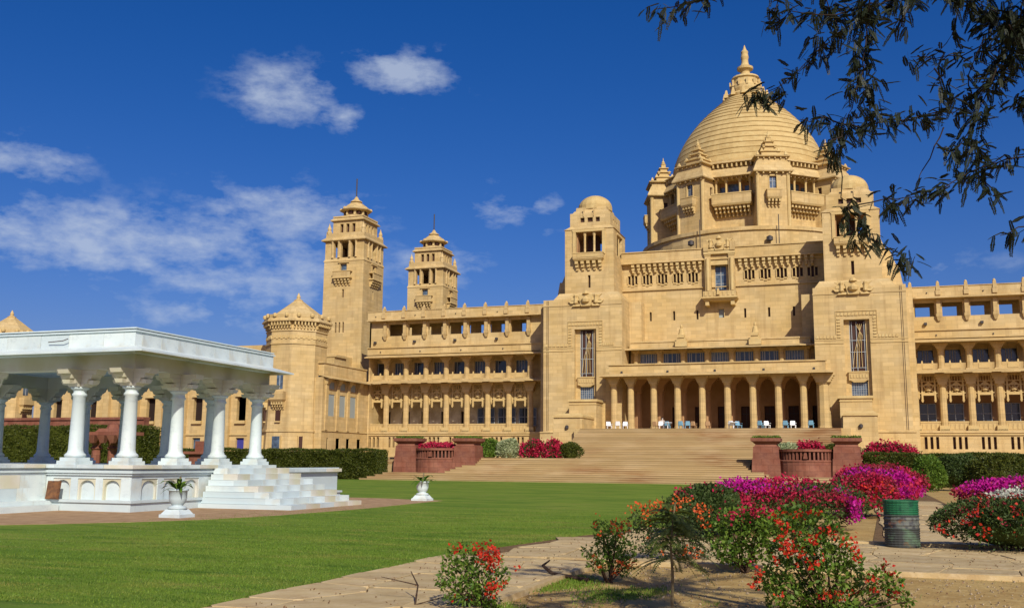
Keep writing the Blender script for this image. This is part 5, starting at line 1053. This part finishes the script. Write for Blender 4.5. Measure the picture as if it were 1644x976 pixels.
# ================================================================== SHRUBS BY THE PATH
FWD = CM @ Vector((0, 0, -1))
def depth(x, y, z=0): return (Vector((x, y, z)) - Vector((0, 0, CAMZ))).dot(FWD)
def shrub(name, label, base, clumps, flowers, leafmat, fmat, nleaf=200, leaf=.06, seed=1, group=None, rpx=22, fn=16, fsz=.035, dj=.25, cat='shrub', lw=.5):
    t = thing(name, label, cat, (*base, 0), group); rg = np.random.default_rng(seed); d0 = depth(*base); PP, NN, ms = [], [], MB()
    b = Vector((*base, -.02))
    for i, cl in enumerate(clumps):
        px, py = cl[:2]; r = (cl[2] if len(cl) > 2 else rpx) / FPX * d0; dd = d0 + rg.uniform(-dj, dj); c = at(px, py, dd)
        if c.z < .05: c.z = .05
        n_ = int(nleaf * ((cl[2] / rpx) ** 1.7 if len(cl) > 2 else 1)); q = rg.normal(size=(n_, 3)); q /= np.linalg.norm(q, axis=1)[:, None]; k = r * rg.uniform(.45, 1.05, n_) ** .7
        p = np.array(c) + q * k[:, None]; p = p[p[:, 2] > .02]; PP.append(p); NN.append(q[:len(p)])
        mid = b.lerp(c, .5) + Vector((rg.uniform(-.06, .06), rg.uniform(-.06, .06), .05)); ms.tube([b + Vector((rg.uniform(-.05, .05), rg.uniform(-.05, .05), 0)), mid, c], [.014, .010, .005], 5)
    PP = np.vstack(PP); NN = np.vstack(NN); NN = np.zeros_like(PP) if len(NN) != len(PP) else NN
    leaf_mesh('foliage', PP, leaf, leaf * lw, leafmat, t, nrm=NN, spread=1.0)
    ms.build('stem', BARK, t)
    F = []
    for f in flowers:
        px, py = f[:2]; s = f[2] if len(f) > 2 else 7; c = at(px, py, d0 - dj - .1 + rg.uniform(-.08, .12)); F.append(np.array(c) + rg.normal(size=(int(fn * (s / 7) ** 2), 3)) * (s * .62 / FPX * d0))
    if F: leaf_mesh('flowers', np.vstack(F), fsz, fsz * .9, fmat, t)
    return t
shrub('flowering_shrub', 'small leafy shrub with a red flower head, standing alone at the path edge', (-4.0, 10.7),
      [(742, 893, 24), (722, 905, 16), (765, 905, 24), (745, 920, 26), (772, 928, 24), (715, 925, 12), (726, 945, 20), (750, 950, 22), (778, 952, 22), (800, 930, 16), (810, 922, 9), (735, 970, 20), (765, 975, 20), (790, 972, 16), (708, 932, 9), (795, 905, 14)],
      [(762, 876, 7), (772, 881, 9), (780, 888, 12), (790, 880, 9), (794, 889, 10), (786, 899, 13), (798, 896, 7), (776, 894, 9), (790, 909, 9), (800, 904, 5), (738, 872, 4), (724, 875, 4), (730, 883, 5), (736, 881, 4), (747, 880, 5), (832, 910, 4), (795, 937, 9), (788, 943, 9), (796, 946, 7), (784, 950, 6), (809, 933, 5), (729, 957, 4), (752, 961, 3)],
      LEAFG, FRED, 150, .055, 21, rpx=22)
shrub('flowering_shrub', 'leaning shrub with orange red blossoms and fresh green lower leaves, beside the path bend', (-3.33, 13.9),
      [(965, 850, 16), (975, 862, 18), (990, 850, 14), (970, 875, 18), (995, 868, 14), (985, 888, 20), (1005, 885, 16), (970, 898, 16), (990, 902, 18), (1010, 900, 14), (950, 900, 10), (1000, 915, 10), (960, 908, 10), (942, 885, 8)],
      [(987, 840, 7), (993, 848, 8), (996, 856, 7), (1003, 838, 6), (1008, 843, 5), (957, 844, 5), (960, 826, 3), (965, 858, 4), (955, 897, 6), (963, 908, 5), (998, 905, 7), (1013, 907, 8), (1018, 902, 5), (990, 917, 4), (985, 922, 4)],
      LEAFG, FORG, 150, .06, 22, rpx=18, fsz=.04)
shrub('flowering_shrub', 'rounded shrub topped with orange blossoms directly behind the feathery sapling', (-2.75, 17.2),
      [(1045, 838, 28), (1075, 828, 28), (1110, 832, 26), (1030, 860, 24), (1060, 858, 28), (1095, 858, 28), (1125, 850, 20), (1045, 882, 20), (1080, 885, 24), (1110, 880, 22), (1130, 873, 14), (1135, 892, 10), (1020, 838, 14)],
      [(1012, 818, 6), (1018, 812, 4), (1035, 812, 8), (1046, 810, 8), (1053, 816, 7), (1062, 808, 6), (1036, 822, 6), (1076, 820, 7), (1084, 807, 9), (1100, 803, 7), (1092, 808, 5), (1118, 812, 7), (1128, 817, 6), (1139, 819, 6), (1036, 834, 7), (1120, 826, 8), (1130, 837, 6), (1051, 825, 5), (1140, 847, 5), (1062, 882, 6), (1102, 882, 7), (1120, 890, 8), (1042, 865, 4)],
      LEAFD, FORG, 170, .07, 23, rpx=24, fsz=.05)
shrub('flowering_shrub', 'broad leaved shrub on short bare stem with magenta blossoms, right of the sapling', (-1.7, 15.9),
      [(1165, 838, 20), (1190, 835, 22), (1215, 838, 22), (1238, 840, 20), (1155, 860, 20), (1180, 862, 24), (1208, 862, 24), (1235, 862, 22), (1165, 882, 18), (1190, 885, 20), (1220, 880, 20), (1180, 900, 10), (1200, 903, 8), (1160, 893, 10)],
      [(1170, 828, 6), (1180, 828, 7), (1205, 815, 9), (1215, 822, 8), (1225, 820, 8), (1235, 825, 7), (1190, 822, 6), (1245, 822, 7), (1210, 826, 6), (1155, 830, 4), (1208, 902, 4)],
      LEAFG, FCRI, 170, .075, 24, rpx=20, fsz=.05, lw=.6)
shrub('flowering_shrub', 'largest foreground shrub, covered in red and orange blossoms, spreading over bare soil', (-.35, 11.2),
      [(1262, 835, 22), (1290, 830, 24), (1318, 842, 24), (1270, 860, 26), (1300, 862, 28), (1335, 865, 24), (1255, 882, 18), (1285, 890, 28), (1315, 895, 30), (1348, 890, 24), (1372, 905, 18), (1250, 912, 22), (1278, 920, 26), (1240, 932, 20), (1222, 935, 12), (1262, 945, 24), (1295, 940, 26), (1330, 930, 28), (1362, 925, 22), (1390, 935, 16), (1415, 925, 16), (1432, 935, 16), (1250, 965, 20), (1280, 970, 26), (1315, 970, 28), (1350, 960, 26), (1385, 962, 22), (1415, 955, 18), (1445, 955, 14), (1300, 985, 26), (1360, 985, 26), (1410, 980, 20), (1458, 965, 8)],
      [(1253, 842, 8), (1262, 850, 6), (1250, 838, 5), (1255, 862, 7), (1260, 878, 10), (1266, 870, 6), (1264, 882, 7), (1275, 885, 7), (1285, 887, 8), (1300, 862, 6), (1306, 865, 7), (1338, 853, 7), (1345, 860, 6), (1318, 852, 5), (1310, 872, 5), (1303, 900, 6), (1311, 902, 6), (1300, 910, 5), (1365, 873, 6), (1371, 880, 8), (1376, 890, 8), (1368, 862, 5), (1352, 870, 4), (1278, 852, 4), (1330, 848, 4),
       (1246, 898, 5), (1242, 893, 4), (1220, 925, 6), (1214, 935, 7), (1208, 940, 5), (1222, 915, 5), (1213, 922, 4), (1420, 912, 8), (1430, 918, 6), (1400, 930, 7), (1405, 945, 6), (1435, 952, 8), (1330, 952, 7), (1342, 950, 5), (1336, 960, 5), (1315, 958, 5), (1356, 958, 5), (1367, 948, 4), (1398, 948, 4), (1247, 960, 4), (1256, 955, 4), (1372, 950, 4), (1280, 905, 4), (1323, 893, 4), (1246, 828, 6), (1262, 823, 6), (1282, 826, 6), (1296, 822, 7), (1312, 826, 5)],
      LEAFG, FRED, 170, .06, 25, rpx=24, dj=.4)
bush('bougainvillea', 'nearest bougainvillea mound, green below with magenta crown, behind the large red shrub', 'shrub', (-2.05, 26.2, .52), (1.85, 1.6, .62), 9000, .085, LEAFD, ((FCRI, 3800, .08, lambda d: (d[:, 2] > .25) & (RNG.random(len(d)) < .45)), (FMAG, 2600, .09, lambda d: (d[:, 2] > .74) | ((d[:, 0] > .80) & (d[:, 2] > -.3))), (FDRK, 2600, .07, topf(.1))), 31, 'bougainvillea mounds beside the garden path', .18)
bush('bougainvillea', 'dark green bush with few pink blossoms, left of the nearest bougainvillea mound', 'shrub', (-3.3, 23.3, .52), (.8, .9, .55), 6500, .08, LEAFD, ((FCRI, 160, .08, topf(-1)),), 32, 'bougainvillea mounds beside the garden path', .2)
bush('bougainvillea', 'crimson bougainvillea mound directly left of and behind the oil drum', 'shrub', (.0, 33.8, .58), (1.15, 1.4, .60), 3500, .1, LEAFD, ((FRED, 260, .1, topf(-2)), (FCRI, 3000, .1, topf(-2)), (FDRK, 1800, .09, topf(.35))), 33, 'bougainvillea mounds beside the garden path', .14)
bush('bougainvillea', 'bright magenta bougainvillea mound just behind the crimson one', 'shrub', (.55, 41.5, .62), (1.45, 1.8, .66), 2500, .12, LEAFD, ((FMAG, 5200, .13, topf(-.2)), (FCRI, 1500, .12, topf(-2))), 34, 'bougainvillea mounds beside the garden path', .14)
bush('bougainvillea', 'farthest bougainvillea mound, dull wine red, below the right hedge', 'shrub', (.9, 53, .65), (2.0, 2.2, .75), 2500, .14, LEAFD, ((FDRK, 3600, .15, topf(-2)), (FCRI, 2500, .15, topf(-2))), 35, 'bougainvillea mounds beside the garden path', .12)
bush('bougainvillea', 'low magenta bougainvillea mound at the right edge in front of the green hedge', 'shrub', (6.4, 44, .5), (2.7, 1.8, .5), 2500, .13, LEAFD, ((FMAG, 6500, .13, topf(.1)), (FDRK, 2500, .13, topf(-2))), 36, 'bougainvillea mounds beside the garden path', .1)
bush('bougainvillea', 'white flowering mound between the low magenta mound and the big right shrub', 'shrub', (5.9, 38, .35), (1.9, 1.3, .38), 1500, .1, LEAFD, ((leafm('white_flower', (.5, .52, .42), (.68, .68, .55), .3), 3200, .1, topf(0)),), 37, 'bougainvillea mounds beside the garden path', .1)
bush('bougainvillea', 'red topped mound in front of the white flowering mound at the right edge', 'shrub', (5.15, 33, .3), (1.5, 1.2, .32), 1500, .1, LEAFD, ((FRED, 2600, .1, topf(0)),), 38, 'bougainvillea mounds beside the garden path', .1)
bush('bougainvillea', 'large dark green shrub with scattered red blossoms, right of the oil drum', 'shrub', (2.75, 21.5, .50), (1.25, 1.1, .56), 12000, .07, LEAFD, ((FRED, 420, .07, topf(-2)), (FDRK, 900, .06, topf(.1))), 39, 'bougainvillea mounds beside the garden path', .15)
for i, (c_, r_, lb) in enumerate((((4.0, 67, .9), (1.0, 1.3, 1.15), 'yellow green conical shrub before the right hedge'), ((8.4, 68, 1.0), (1.9, 1.5, 1.1), 'dark low shrub at the foot of the right hedge'), ((12.2, 68, 1.0), (1.8, 1.5, 1.3), 'bright green shrub in front of the hedge at the right edge'), ((5.9, 70, 1.1), (1.3, 1.3, 1.1), 'small round shrub in the gap between the conical and the low dark shrub'))):
    bush('garden_shrub', lb, 'shrub', c_, r_, 4500, .16, (LEAFG, HEDGE, LEAFG, LEAFD)[i], (), 50 + i)
# --- feathery sapling
def fronds(specs, seed=1, leaflet=.045, lw_=.014, pairs=16):
    rg = np.random.default_rng(seed); V = []
    for p, d, L_, droop in specs:
        p = np.array(p, float); d = np.array(d, float); d /= np.linalg.norm(d)
        s = np.linspace(.12, 1, pairs); pts = p + d * (L_ * s)[:, None]; pts[:, 2] -= droop * L_ * s ** 2
        tg = np.gradient(pts, axis=0); tg /= np.linalg.norm(tg, axis=1)[:, None]; sd = np.cross(tg, rg.normal(size=3) * .25 + np.array([0, 0, 1.])); sd /= np.linalg.norm(sd, axis=1)[:, None] + 1e-9
        for q in (-1, 1):
            dl = sd * q * .9 + tg * .45; dl[:, 2] -= .15; dl /= np.linalg.norm(dl, axis=1)[:, None]; ll = leaflet * (1 - .45 * np.abs(s * 2 - 1))[:, None] * rg.uniform(.8, 1.2, (pairs, 1)); w2 = tg * lw_ * .5
            v = np.empty((pairs, 4, 3)); v[:, 0] = pts; v[:, 1] = pts + dl * ll * .5 + w2; v[:, 2] = pts + dl * ll; v[:, 3] = pts + dl * ll * .5 - w2; V.append(v.reshape(-1, 3))
        a = pts[:-1]; b = pts[1:]; v = np.empty((pairs - 1, 4, 3)); up = np.array([0, 0, .0022]); v[:, 0] = a - up; v[:, 1] = b - up; v[:, 2] = b + up; v[:, 3] = a + up; V.append(v.reshape(-1, 3))
    return np.vstack(V)
t = thing('sapling_tree', 'young feathery leaved sapling on a thin bare stem in the soil bed', 'tree', (-2.0, 11.4, 0)); d0 = depth(-2.0, 11.4)
m = MB(); stem = [at(1079, 990, d0), at(1080, 920, d0), at(1077, 880, d0), at(1080, 840, d0), at(1084, 806, d0)]; stem[0].z = -.03; m.tube(stem, [.018, .016, .013, .010, .006], 7); m.build('trunk', STEM, t)
rg = np.random.default_rng(5); sp = []
for i in range(46):
    s = rg.uniform(.0, 1); y = 900 - 85 * s; a = rg.uniform(0, 6.28); p = at(1079, y, d0); e = .15 + .75 * s * rg.uniform(.3, 1.2); L_ = .5 * (1 - .3 * s) * rg.uniform(.7, 1.15)
    sp.append((p, (math.cos(a), math.sin(a), e), L_, .55))
quads('crown', fronds(sp, 3, .095, .026, 18), LEAFT, t)
# dead twig and stick
m = MB(); m.tube([(-4.75, 10.55, .06), (-4.9, 10.95, .22), (-5.15, 11.3, .33)], [.012, .010, .006], 5); m.tube([(-4.9, 10.95, .22), (-5.35, 10.9, .30)], [.008, .004], 5); m.tube([(-4.75, 10.55, .06), (-4.45, 10.9, .14)], [.008, .004], 5); tag(m.build('dead_branch', BARK), 'forked bare brown twig lying on the paving left of the small red shrub', 'branch')
m = MB(); m.tube([(-.9, 27.4, .05), (-.35, 27.2, .08)], [.02, .015], 5); tag(m.build('fallen_stick', BARK), 'short dark stick on the soil left of the oil drum', 'stick')
m = MB(); m.tube([(-3.6, 13.8, .03), (-4.2, 14.1, .06), (-4.45, 14.4, .14), (-4.4, 14.6, .2)], [.035, .03, .02, .01], 6); tag(m.build('fallen_branch', BARK), 'curved dark branch on the ground under the leaning shrub', 'branch')

# ================================================================== OVERHANGING ACACIA
tr = thing('acacia_tree', 'dark feathery acacia boughs hanging into the top right of the view', 'tree', (5.2, 5.0, 0))
TW = [([(1700, -60), (1480, -20), (1400, 12), (1330, 62), (1290, 105), (1250, 140), (1195, 160)], 6.3, 1.5), ([(1400, 5), (1340, 25), (1270, 18), (1237, 42)], 6.2, 1.0), ([(1410, -40), (1392, 40), (1385, 100), (1395, 160), (1402, 205)], 6.0, 1.7),
      ([(1395, 80), (1372, 150), (1352, 200)], 6.0, 1.0), ([(1352, 200), (1349, 255), (1350, 318), (1362, 338)], 6.0, .12), ([(1358, 332), (1378, 352), (1385, 385)], 6.0, 1.5), ([(1385, 370), (1408, 388), (1432, 402), (1450, 412), (1462, 425)], 6.0, 1.2),
      ([(1360, 338), (1400, 325), (1430, 320), (1450, 317)], 6.1, .35), ([(1352, 200), (1325, 188), (1300, 196), (1284, 192)], 6.0, .9), ([(1352, 205), (1335, 225), (1340, 250)], 6.0, .8), ([(1352, 200), (1380, 205), (1430, 192), (1480, 186), (1530, 182), (1570, 152), (1605, 118), (1700, 30)], 6.4, 1.2),
      ([(1700, 0), (1600, 60), (1545, 90), (1500, 95), (1462, 92)], 6.6, 1.2), ([(1545, -30), (1532, 50), (1502, 88)], 6.5, .35), ([(1690, -80), (1640, 10), (1625, 60), (1600, 120)], 6.2, 3.2), ([(1720, -10), (1650, 30), (1610, 40), (1580, 20)], 6.4, 3.0), ([(1600, 110), (1565, 190), (1540, 235), (1528, 255)], 6.2, 1.2), ([(1500, 110), (1520, 150), (1530, 185)], 6.3, .9),
      ([(1515, 205), (1500, 235), (1480, 275), (1474, 290)], 6.1, .05), ([(1720, 230), (1644, 252), (1600, 262), (1560, 275), (1510, 306), (1450, 318), (1420, 316)], 6.0, 1.25), ([(1560, 235), (1580, 255), (1600, 262)], 6.1, 1.0), ([(1720, 350), (1644, 364), (1625, 370), (1606, 378)], 5.8, .5), ([(1720, 120), (1650, 150), (1632, 166)], 6.0, .9),
      ([(1180, -60), (1140, -8), (1100, 5), (1062, 14), (1045, 22)], 6.3, .8), ([(1480, -40), (1450, 30), (1440, 60)], 6.2, .6), ([(1300, -50), (1330, 10), (1345, 40)], 6.2, 1.2), ([(1560, 150), (1555, 120), (1580, 60)], 6.4, 1.0), ([(1570, 280), (1590, 300), (1600, 320)], 6.0, .5), ([(1230, -40), (1250, 0), (1235, 35)], 6.2, .8), ([(1620, 40), (1660, 120), (1700, 200)], 6.2, 1.5), ([(1500, -40), (1560, 0), (1600, 20)], 6.3, 1.6)]
rg = np.random.default_rng(9); sp = []; m = MB()
def twig(pts3, dens, thick=.0042):
    L3 = sum((b - a).length for a, b in zip(pts3, pts3[1:])); n = max(2, int(L3 / .032)); m.tube(pts3, [thick * (1.3 - .8 * i / (len(pts3) - 1)) for i in range(len(pts3))], 5)
    seg = [(b - a).length for a, b in zip(pts3, pts3[1:])]
    for i in range(n):
        s = (i + .5) / n * L3; k = 0
        while k < len(seg) - 1 and s > seg[k]: s -= seg[k]; k += 1
        p = pts3[k].lerp(pts3[k + 1], min(1, s / seg[k])); tg = (pts3[k + 1] - pts3[k]).normalized()
        for q in range(rg.poisson(dens * 2.8)):
            d = Vector(rg.normal(size=3)) * .8 + tg * .4 + Vector((0, 0, -.5)); p2 = p + Vector(rg.normal(size=3)) * .022 * (1 + dens * .4)
            sp.append((p2, d.normalized(), rg.uniform(.065, .115), rg.uniform(0, .4)))
HUB = at(1800, -190, 6.5)
for pts, d, dens in TW:
    p3 = [at(x, y, d + rg.uniform(-.15, .15)) for x, y in pts]
    # smooth: insert midpoints
    q3 = []
    for a, b in zip(p3, p3[1:]): q3 += [a, a.lerp(b, .5) + Vector(rg.normal(size=3)) * .012]
    q3.append(p3[-1]); twig(q3, dens)
    if pts[0][0] > 1650 or pts[0][1] < -15:
        a = q3[0]; mid = HUB.lerp(a, .5) + Vector((rg.uniform(-.12, .12), rg.uniform(-.12, .12), .16)); m.tube([HUB, HUB.lerp(mid, .5) + Vector((rg.uniform(-.05, .05), 0, .06)), mid, mid.lerp(a, .5) + Vector((rg.uniform(-.05, .05), 0, .04)), a], [.03, .02, .014, .009, .006], 6); twig([mid + (a - mid) * .1, mid + (a - mid) * .6], .7)
for i in range(34):          # the rest of the canopy, above and right of the view
    e = HUB + Vector(rg.normal(size=3)) * .5 + Vector((rg.uniform(-1.2, 1.6), rg.uniform(-1.2, 1.2), rg.uniform(.25, 1.3))); twig([HUB, HUB.lerp(e, .5) + Vector((0, 0, .15)), e, e + Vector((rg.uniform(-.3, .3), rg.uniform(-.3, .3), -.35))], .9)
m.build('branch', BARKD, tr)
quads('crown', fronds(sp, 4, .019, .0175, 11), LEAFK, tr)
m = MB(); m.tube([Vector((5.2, 5.0, -.1)), Vector((5.1, 5.1, 1.5)), Vector((4.6, 5.3, 3.0)), HUB.lerp(Vector((4.6, 5.3, 3.0)), .4) + Vector((0, 0, .2)), HUB], [.2, .17, .13, .08, .05], 10); m.build('trunk', BARK, tr)

# ================================================================== TERRACE CHAIRS
def chair(x, y, rz, mat, label, grp, h=.88):
    t = thing('garden_chair', label, 'chair', (x, y, T0), grp)
    m = MB(); m.box(-.26, .26, -.25, .25, .42, .47); m.turn(0, 0, 0, rz, x, y); m.v = [(a, b, c + T0) for a, b, c in m.v]; m.build('seat', mat, t)
    m = MB(); m.prism([(-.27, .22), (.27, .22), (.22, .30), (-.22, .30)], .45, h, [(-.22, .30), (.22, .30), (.16, .36), (-.16, .36)]); m.turn(0, 0, 0, rz, x, y); m.v = [(a, b, c + T0) for a, b, c in m.v]; m.build('backrest', mat, t)
    for s in (-1, 1):
        for q in (-1, 1):
            m = MB(); m.box(s * .22 - .025, s * .22 + .025, q * .2 - .025, q * .2 + .025, 0, .42); m.turn(0, 0, 0, rz, x, y); m.v = [(a, b, c + T0) for a, b, c in m.v]; m.build('leg', mat, t)
        m = MB(); m.box(s * .27 - .03, s * .27 + .03, -.22, .26, .62, .66); m.turn(0, 0, 0, rz, x, y); m.v = [(a, b, c + T0) for a, b, c in m.v]; m.build('armrest', mat, t)
CH = [(-24.45, 102.5, .5, PLAS, 'white plastic chair in front of the leftmost portico column'), (-23.45, 102.2, 3.3, PLAS, 'white plastic chair between first and second portico column, back to the steps'), (-22.75, 102.6, .2, PLAS, 'white plastic chair in front of the second portico column'),
      (-19.6, 103, 2.8, PLAW, 'cane coloured chair right of the third portico column'), (-18.95, 102.4, .3, PLAS, 'white chair in the bay after the third portico column'), (-18.4, 103.0, 3.0, PLAB, 'pale blue chair beside the fourth portico column'),
      (-16.9, 102.4, 3.0, PLAB, 'blue chair right of the fourth portico column'), (-16.3, 102.6, 3.4, PLAB, 'blue chair left of the fifth portico column'), (-15.75, 103.2, 2.9, PLAW, 'tan chair tucked behind the fifth portico column'), (-14.3, 103.2, 3.1, PLAW, 'tan high backed chair in the middle bay of the portico'),
      (-11.9, 102.6, 3.0, PLAS, 'white chair just right of the sixth portico column'), (-11.2, 102.9, .6, PLAB, 'blue chair left of the seventh portico column'), (-9.0, 102.5, 2.8, PLAB, 'pale blue chair right of the seventh portico column'), (-8.4, 102.8, .4, PLAS, 'white chair left of the eighth portico column'),
      (-6.6, 102.6, 3.0, PLAB, 'blue chair right of the eighth portico column'), (-5.9, 102.7, .2, PLAS, 'white chair left of the ninth portico column'), (-4.2, 102.6, 3.1, PLAB, 'rounded blue chair beside the corner pier of the portico')]
for x, y, rz, mt, lb in CH: chair(x, y, rz, mt, lb, 'chairs on the portico terrace')
for x, y, lb in ((-18.2, 101.9, 'small round white table between the third and fourth portico columns'), (-11.6, 101.9, 'small round white table right of the sixth portico column')):
    t = thing('terrace_table', lb, 'table', (x, y, T0)); m = MB(); m.lathe(x, y, [(.45, T0 + .70), (.45, T0 + .74), (.02, T0 + .75)], 16); m.build('tabletop', PLAS, t); m = MB(); m.lathe(x, y, [(.25, T0), (.05, T0 + .05), (.04, T0 + .7)], 10); m.build('leg', PLAS, t)

# ================================================================== PERSON AT A TERRACE TABLE
def person(x, y, z, rz, label, shirt, trousers):
    J = {'pel': (0, 0, .50, .13), 'belly': (0, .02, .68, .125), 'chest': (0, .0, .92, .145), 'neck': (0, 0, 1.05, .055), 'jaw': (0, -.02, 1.13, .075), 'head': (0, 0, 1.22, .095), 'top': (0, .01, 1.29, .05)}
    E = [('pel', 'belly'), ('belly', 'chest'), ('chest', 'neck'), ('neck', 'jaw'), ('jaw', 'head'), ('head', 'top')]
    for q, s_ in (('l', -1), ('r', 1)):
        J.update({q + 'sh': (s_ * .19, 0, .98, .06), q + 'el': (s_ * .25, -.05, .74, .045), q + 'wr': (s_ * .16, -.27, .70, .03), q + 'ha': (s_ * .12, -.36, .71, .028), q + 'hip': (s_ * .1, -.02, .48, .095), q + 'kn': (s_ * .14, -.42, .48, .065), q + 'an': (s_ * .14, -.44, .08, .042), q + 'to': (s_ * .15, -.58, .04, .035)})
        E += [('chest', q + 'sh'), (q + 'sh', q + 'el'), (q + 'el', q + 'wr'), (q + 'wr', q + 'ha'), ('pel', q + 'hip'), (q + 'hip', q + 'kn'), (q + 'kn', q + 'an'), (q + 'an', q + 'to')]
    ks = list(J); me = bpy.data.meshes.new('body'); me.from_pydata([J[k][:3] for k in ks], [(ks.index(a), ks.index(b)) for a, b in E], [])
    t = thing('person', label, 'person', (x, y, z)); t.rotation_euler = (0, 0, rz)
    o = bpy.data.objects.new('body', me); COL.objects.link(o); o.parent = t
    sk = o.modifiers.new('skin', 'SKIN')
    for i, k in enumerate(ks): me.skin_vertices[0].data[i].radius = (J[k][3], J[k][3] * (.8 if k in ('chest', 'belly', 'pel') else 1))
    me.skin_vertices[0].data[0].use_root = True; o.modifiers.new('sub', 'SUBSURF').levels = 1; me.materials.append(shirt)
    m = MB(); m.lathe(0, .02, [(.09, 1.2), (.108, 1.26), (.09, 1.32), (.03, 1.35)], 10); h = m.build('hair', DARK, None, loc=(0, 0, 0)); h.parent = t

person(-19.0, 103.35, T0, .4, 'seated person in a pale shirt at the table by the fourth portico column', MT('pale_shirt', .8).base((.50, .42, .34)).done(), None)
